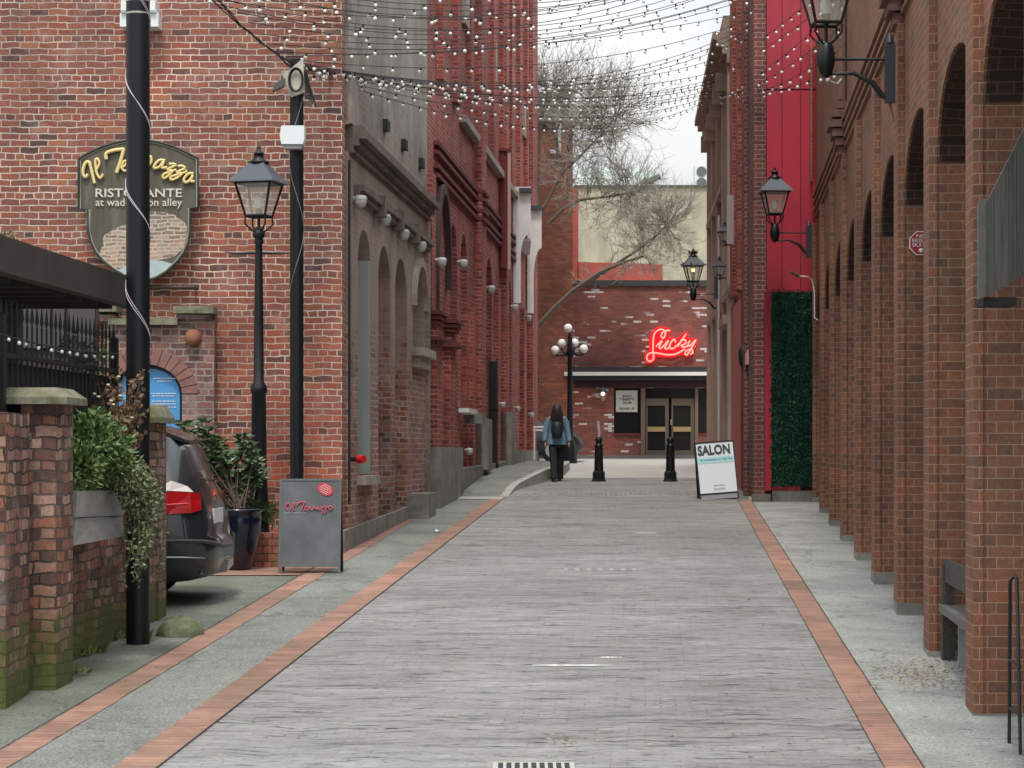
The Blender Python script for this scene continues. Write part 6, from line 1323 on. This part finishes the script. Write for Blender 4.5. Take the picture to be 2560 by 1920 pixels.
for s in (-1, 1):
    A0 = [(-.74, s * .915, .86), (-.47, s * .90, .845), (-.25, s * .81, .855), (-.17, s * .72, .88)]; B0 = [(-.72, s * .905, 1.03), (-.45, s * .88, 1.05), (-.27, s * .78, 1.04), (-.19, s * .68, 1.03)]
    n_ = Vector((0, 0, 0))
    vs = [Vector(p) for p in A0] + [Vector(p) for p in B0]; vs2 = [v + Vector((.03, s * .03, 0)) for v in vs]
    fs = [(i, i + 1, i + 5, i + 4) for i in range(3)]
    m_ = MB(); m_.add(vs2, fs if s < 0 else [f[::-1] for f in fs]); m_.add(vs2[:4] + vs[:4], [(i, i + 1, i + 5, i + 4) for i in range(3)]); m_.add(vs2[4:] + vs[4:], [(i, i + 1, i + 5, i + 4) for i in range(3)]); m_.add([vs2[0], vs2[4], vs[4], vs[0]], [(0, 1, 2, 3)])
    cl_(m_, 'tail_light', redl)
    m_ = MB(); C0 = [(-.70, s * .905, 1.038), (-.45, s * .885, 1.058), (-.24, s * .76, 1.045)]; C1 = [(-.56, s * .89, 1.09), (-.44, s * .86, 1.15), (-.30, s * .77, 1.10)]
    v3 = [Vector(p) + Vector((.028, s * .028, 0)) for p in C0 + C1]; m_.add(v3, [(0, 1, 4, 3), (1, 2, 5, 4)] if s < 0 else [(3, 4, 1, 0), (4, 5, 2, 1)]); cl_(m_, 'reverse_light', plain('clear_lens', (.8, .72, .72), .1, coat=.8))
m_ = MB(); m_.tube([(.02, 0, .53), (.0, -.42, .54), (-.04, -.62, .57), (-.12, -.79, .59), (-.3, -.9, .60), (-.6, -.93, .6)], .02, 6); cl_(m_, 'bumper', plain('bumper_grey', (.035, .04, .045), .4))
m_ = MB(); m_.hexa([(-.16, -.74, .28), (-.06, -.58, .28), (.0, -.1, .28), (-.1, -.1, .28), (-.13, -.74, .36), (-.03, -.54, .39), (.02, -.1, .39), (-.06, -.1, .39)]); cl_(m_, 'skid_plate', plain('silver_grey_trim', (.13, .135, .14), .5))
m_ = MB(); m_.tube([(.012, 0, .42), (-.01, -.42, .42), (-.05, -.63, .43), (-.13, -.80, .44), (-.3, -.9, .45), (-.9, -.935, .45)], .008, 5); m_.tube([(-.78, -.93, 1.10), (-2.0, -.93, 1.08), (-3.2, -.92, 1.02)], .01, 5); cl_(m_, 'trim_strip', plain('chrome_trim', (.4, .41, .42), .3, .7))
m_ = MB(); m_.tube([(-.78, -.885, 1.14), (-.80, -.925, 1.0), (-.82, -.935, .7), (-.85, -.93, .5)], .006, 4); m_.tube([(-.60, -.80, 1.30), (-.66, -.84, 1.18), (-.76, -.87, 1.12)], .009, 4); cl_(m_, 'panel_gap', M['blackmatt'])
m_ = MB(); m_.tube([(-.45, -.925, .93), (-.27, -.845, .94), (-.20, -.76, .945)], .008, 5); cl_(m_, 'lens_divider', plain('bright_red_line', (.7, .1, .1), .2))
m_ = MB(); m_.box(-.13, -.098, -.28, .28, .74, .88); cl_(m_, 'licence_plate', plain('plate_white', (.7, .72, .75), .5))
m_ = MB(); m_.tube([(-.22, -.30, 1.16), (-.13, -.35, 1.15), (-.13, -.1, 1.15)], .016, 6); cl_(m_, 'wiper', M['blackmatt'])
m_ = MB(); m_.hexa([(-.7, -.6, 1.62), (-.36, -.55, 1.50), (-.36, .55, 1.50), (-.7, .6, 1.62), (-.7, -.6, 1.665), (-.33, -.55, 1.525), (-.33, .55, 1.525), (-.7, .6, 1.665)]); cl_(m_, 'spoiler', paint)
c2 = car('parked_car', (X(1458, 63) - 4.5, 63.2, g(63)), math.radians(178), plain('dark_street_car_paint', (.035, .035, .04), .3, .3, coat=.6), 'dark car parked on the far street half hidden by the walking person')
# white railing frame near it
mb = MB(); Yf = 58.5
for a, b in (((1333, 1068), (1360, 1068)), ((1333, 1076), (1358, 1076)), ((1336, 1070), (1336, 1150))): mb.tube([at(*a, Yf), at(*b, Yf)], .025, 6)
single(mb, 'white_rail', M['white'], 'slim white metal rail at the corner of the far street', 'rail')

# ---------------------------------------------------------------- walking person
YPn = 48; gp = Vector((X(1392, YPn), YPn, g(YPn)))
ps = thing('person', tuple(gp), 'person with long dark hair walking away in a blue denim jacket and black trousers', 'person')
ps.rotation_euler = (0, 0, math.radians(7))
def skin_mesh(name, nodes, edges, root, mat, parent, sub=1):
    me = bpy.data.meshes.new(name); keys = list(nodes); me.from_pydata([nodes[k][0] for k in keys], [(keys.index(a), keys.index(b)) for a, b in edges], [])
    o = bpy.data.objects.new(name, me); COL.objects.link(o); md = o.modifiers.new('s', 'SKIN'); md.use_smooth_shade = True
    for k, i in zip(keys, range(len(keys))): me.skin_vertices[0].data[i].radius = (nodes[k][1],) * 2 if not isinstance(nodes[k][1], tuple) else nodes[k][1]; me.skin_vertices[0].data[i].use_root = (k == root)
    s_ = o.modifiers.new('d', 'SUBSURF'); s_.levels = sub; s_.render_levels = sub
    dg_ = bpy.context.evaluated_depsgraph_get(); m2 = bpy.data.meshes.new_from_object(o.evaluated_get(dg_)); bpy.data.objects.remove(o)
    m2.materials.clear(); m2.materials.append(mat); ob = bpy.data.objects.new(name, m2); COL.objects.link(ob); ob.parent = parent; return ob
skinm = plain('skin', (.45, .27, .19), .6)
nd = {'pel': ((0, 0, .92), .13), 'wai': ((0, 0, 1.08), .11), 'che': ((0, 0, 1.28), .13), 'nek': ((0, .0, 1.42), .05), 'hd0': ((0, -.01, 1.48), .065), 'hd1': ((0, -.02, 1.55), .085), 'hd2': ((0, -.01, 1.62), .065)}
ed = [('pel', 'wai'), ('wai', 'che'), ('che', 'nek'), ('nek', 'hd0'), ('hd0', 'hd1'), ('hd1', 'hd2')]
for s, n_ in ((-1, 'l'), (1, 'r')):
    fy = .19 * s
    nd.update({n_ + 'sh': ((.16 * s, 0, 1.36), .05), n_ + 'el': ((.215 * s, .02, 1.1), .038), n_ + 'wr': ((.25 * s, -.03, .87), .026), n_ + 'ha': ((.255 * s, -.05, .82), .03),
               n_ + 'hi': ((.09 * s, 0, .88), .085), n_ + 'kn': ((.09 * s, -.04 + fy * .4, .48), .055), n_ + 'an': ((.085 * s, fy, .09), .038), n_ + 'to': ((.09 * s, fy + .12, .04), .03)})
    ed += [('che', n_ + 'sh'), (n_ + 'sh', n_ + 'el'), (n_ + 'el', n_ + 'wr'), (n_ + 'wr', n_ + 'ha'), ('pel', n_ + 'hi'), (n_ + 'hi', n_ + 'kn'), (n_ + 'kn', n_ + 'an'), (n_ + 'an', n_ + 'to')]
    for f in range(4):
        nd[n_ + 'f%d' % f] = ((.255 * s, -.075 + .018 * f, .77 - .006 * (f in (1, 2))), .009); nd[n_ + 'g%d' % f] = ((.248 * s, -.07 + .018 * f, .735 + .006 * abs(f - 1)), .007); ed += [(n_ + 'ha', n_ + 'f%d' % f), (n_ + 'f%d' % f, n_ + 'g%d' % f)]
    nd[n_ + 't'] = ((.24 * s, .0, .80), .010); nd[n_ + 'u'] = ((.235 * s, .015, .77), .008); ed += [(n_ + 'ha', n_ + 't'), (n_ + 't', n_ + 'u')]
skin_mesh('body', nd, ed, 'pel', skinm, ps)
# small face features (facing away, +Y)
m_ = MB(); m_.leaf((0, .06, 1.57), (0, .6, -.8), .035, .02); cl_(m_, 'nose', skinm, ps)
def ring(cx, cy, z, rx, ry, n=16, wob=0): return [Vector((cx + rx * math.cos(2 * PI * i / n) * (1 + R.uniform(-wob, wob)), cy + ry * math.sin(2 * PI * i / n) * (1 + R.uniform(-wob, wob)), z)) for i in range(n)]
m_ = MB(); m_.loft([ring(0, 0, .80, .225, .17, wob=.05), ring(0, 0, .88, .215, .165, wob=.03), ring(0, 0, 1.0, .19, .15), ring(0, 0, 1.12, .17, .135), ring(0, 0, 1.26, .18, .14), ring(0, 0, 1.36, .18, .11), ring(0, 0, 1.41, .11, .08), ring(0, 0, 1.44, .06, .06)])
for s in (-1, 1): m_.tube([(.14 * s, 0, 1.37), (.20 * s, .01, 1.28), (.235 * s, .02, 1.1), (.26 * s, -.02, .95), (.268 * s, -.04, .875)], [.06, .068, .06, .055, .05], 10)
denim = plain('faded_denim', (.15, .25, .32), .85, c2=(.10, .175, .245), scale=9, bump=.4, bscale=30)
jk = cl_(m_, 'jacket', denim, ps)
m_ = MB(); m_.loft([ring(0, 0, .72, .16, .13), ring(0, 0, .84, .165, .14), ring(0, 0, .98, .15, .12)])
for s in (-1, 1):
    fy = .19 * s; m_.tube([(.08 * s, 0, .86), (.088 * s, -.01 + fy * .2, .66), (.09 * s, -.04 + fy * .4, .48), (.088 * s, -.01 + fy * .8, .25), (.085 * s, fy - .01, .07)], [.1, .09, .075, .075, .085], 12)
cl_(m_, 'trousers', plain('black_trousers', (.012, .012, .014), .85), ps)
for s in (-1, 1):
    fy = .19 * s; m_ = MB(); m_.loft([ring(.087 * s, fy + .03, 0.0, .045, .12), ring(.087 * s, fy + .03, .035, .048, .125), ring(.087 * s, fy + .02, .08, .04, .09)]); cl_(m_, 'shoe', plain('dark_shoe', (.02, .02, .02), .6), ps)
m_ = MB(); m_.loft([ring(0, -.02, 1.14, .06, .03, wob=.2), ring(0, -.07, 1.2, .12, .05, wob=.12), ring(0, -.07, 1.32, .135, .08, wob=.06), ring(0, -.045, 1.44, .115, .10, wob=.05), ring(0, -.03, 1.54, .10, .112), ring(0, -.02, 1.62, .09, .1), ring(0, -.01, 1.67, .05, .06), ring(0, -.01, 1.685, .015, .02)])
for _ in range(60): th = R.uniform(PI, 2 * PI); z = R.uniform(1.3, 1.55); m_.tube([(.11 * math.cos(th), -.05 + .1 * math.sin(th), z), (.135 * math.cos(th) + R.uniform(-.02, .02), -.07 + .1 * math.sin(th), z - .15), (.13 * math.cos(th) + R.uniform(-.03, .03), -.08 + .08 * math.sin(th), z - .28)], [.01, .008, .002], 4)
cl_(m_, 'hair', plain('dark_brown_hair', (.022, .015, .011), .6, bump=.5, bscale=60), ps)
bp = thing('backpack', tuple(gp + Vector((0, -.2, 1.1))), 'small black backpack worn by the walking person', 'backpack')
m_ = MB(); c_ = bp.location
m_.loft([[c_ + v for v in ring(0, 0, z, rx, ry)] for z, rx, ry in ((-.17, .05, .04), (-.14, .10, .07), (-.02, .125, .085), (.1, .115, .08), (.17, .08, .06), (.19, .03, .03))]); m_.build('bag', plain('black_nylon', (.012, .015, .022), .6), bp, uv=False)
m_ = MB()
for s in (-1, 1): m_.tube([c_ + Vector((.09 * s, .08, .12)), c_ + Vector((.10 * s, .16, .3)), c_ + Vector((.1 * s, .26, .28)), c_ + Vector((.11 * s, .35, .1))], .014, 5)
m_.build('strap', M['blackmatt'], bp, uv=False)

# ---------------------------------------------------------------- small wall fixtures at right
mb = MB(); a = at(2021, 692, 38.9); mb.tube([a, at(1998, 690, 38.9)], .012, 6); mb.tube([at(1998, 690, 38.9), at(1978, 680, 38.9)], .035, 8, 1); mb.tube([a, at(2030, 700, 38.9), at(2036, 730, 38.8), at(2036, 795, 38.8), at(2045, 800, 38.6)], .012, 6, 2)
single(mb, 'security_camera', [M['white'], plain('camera_brown', (.1, .08, .06), .6), plain('white_conduit', (.55, .5, .5), .6)], 'small camera on an arm with white conduit at the arcade end below the lantern', 'camera', uv=False)
mb = MB(); a = at(2095, 210, 27.2); mb.tube([a, a + Vector((-.12, 0, .04))], .012, 5); mb.ball(a + Vector((-.12, 0, .04)), .035, 8); mb.tube([a, a + Vector((.05, 0, .06))], .02, 5)
single(mb, 'cable_anchor', plain('grey_anchor', (.3, .28, .26), .6), 'small metal hook holding cables on the arcade below the big lantern', 'hook', uv=False)
mb = MB(); a = at(2228, 236, 20.9); mb.tube([a, a + Vector((-.01, 0, -.1)), a + Vector((.03, 0, -.25))], [.008, .012, .004], 5)
single(mb, 'hanging_cable', plain('rust_cable', (.12, .03, .025), .7), 'short rusty cable end hanging under the big lantern plate', 'cable', uv=False)
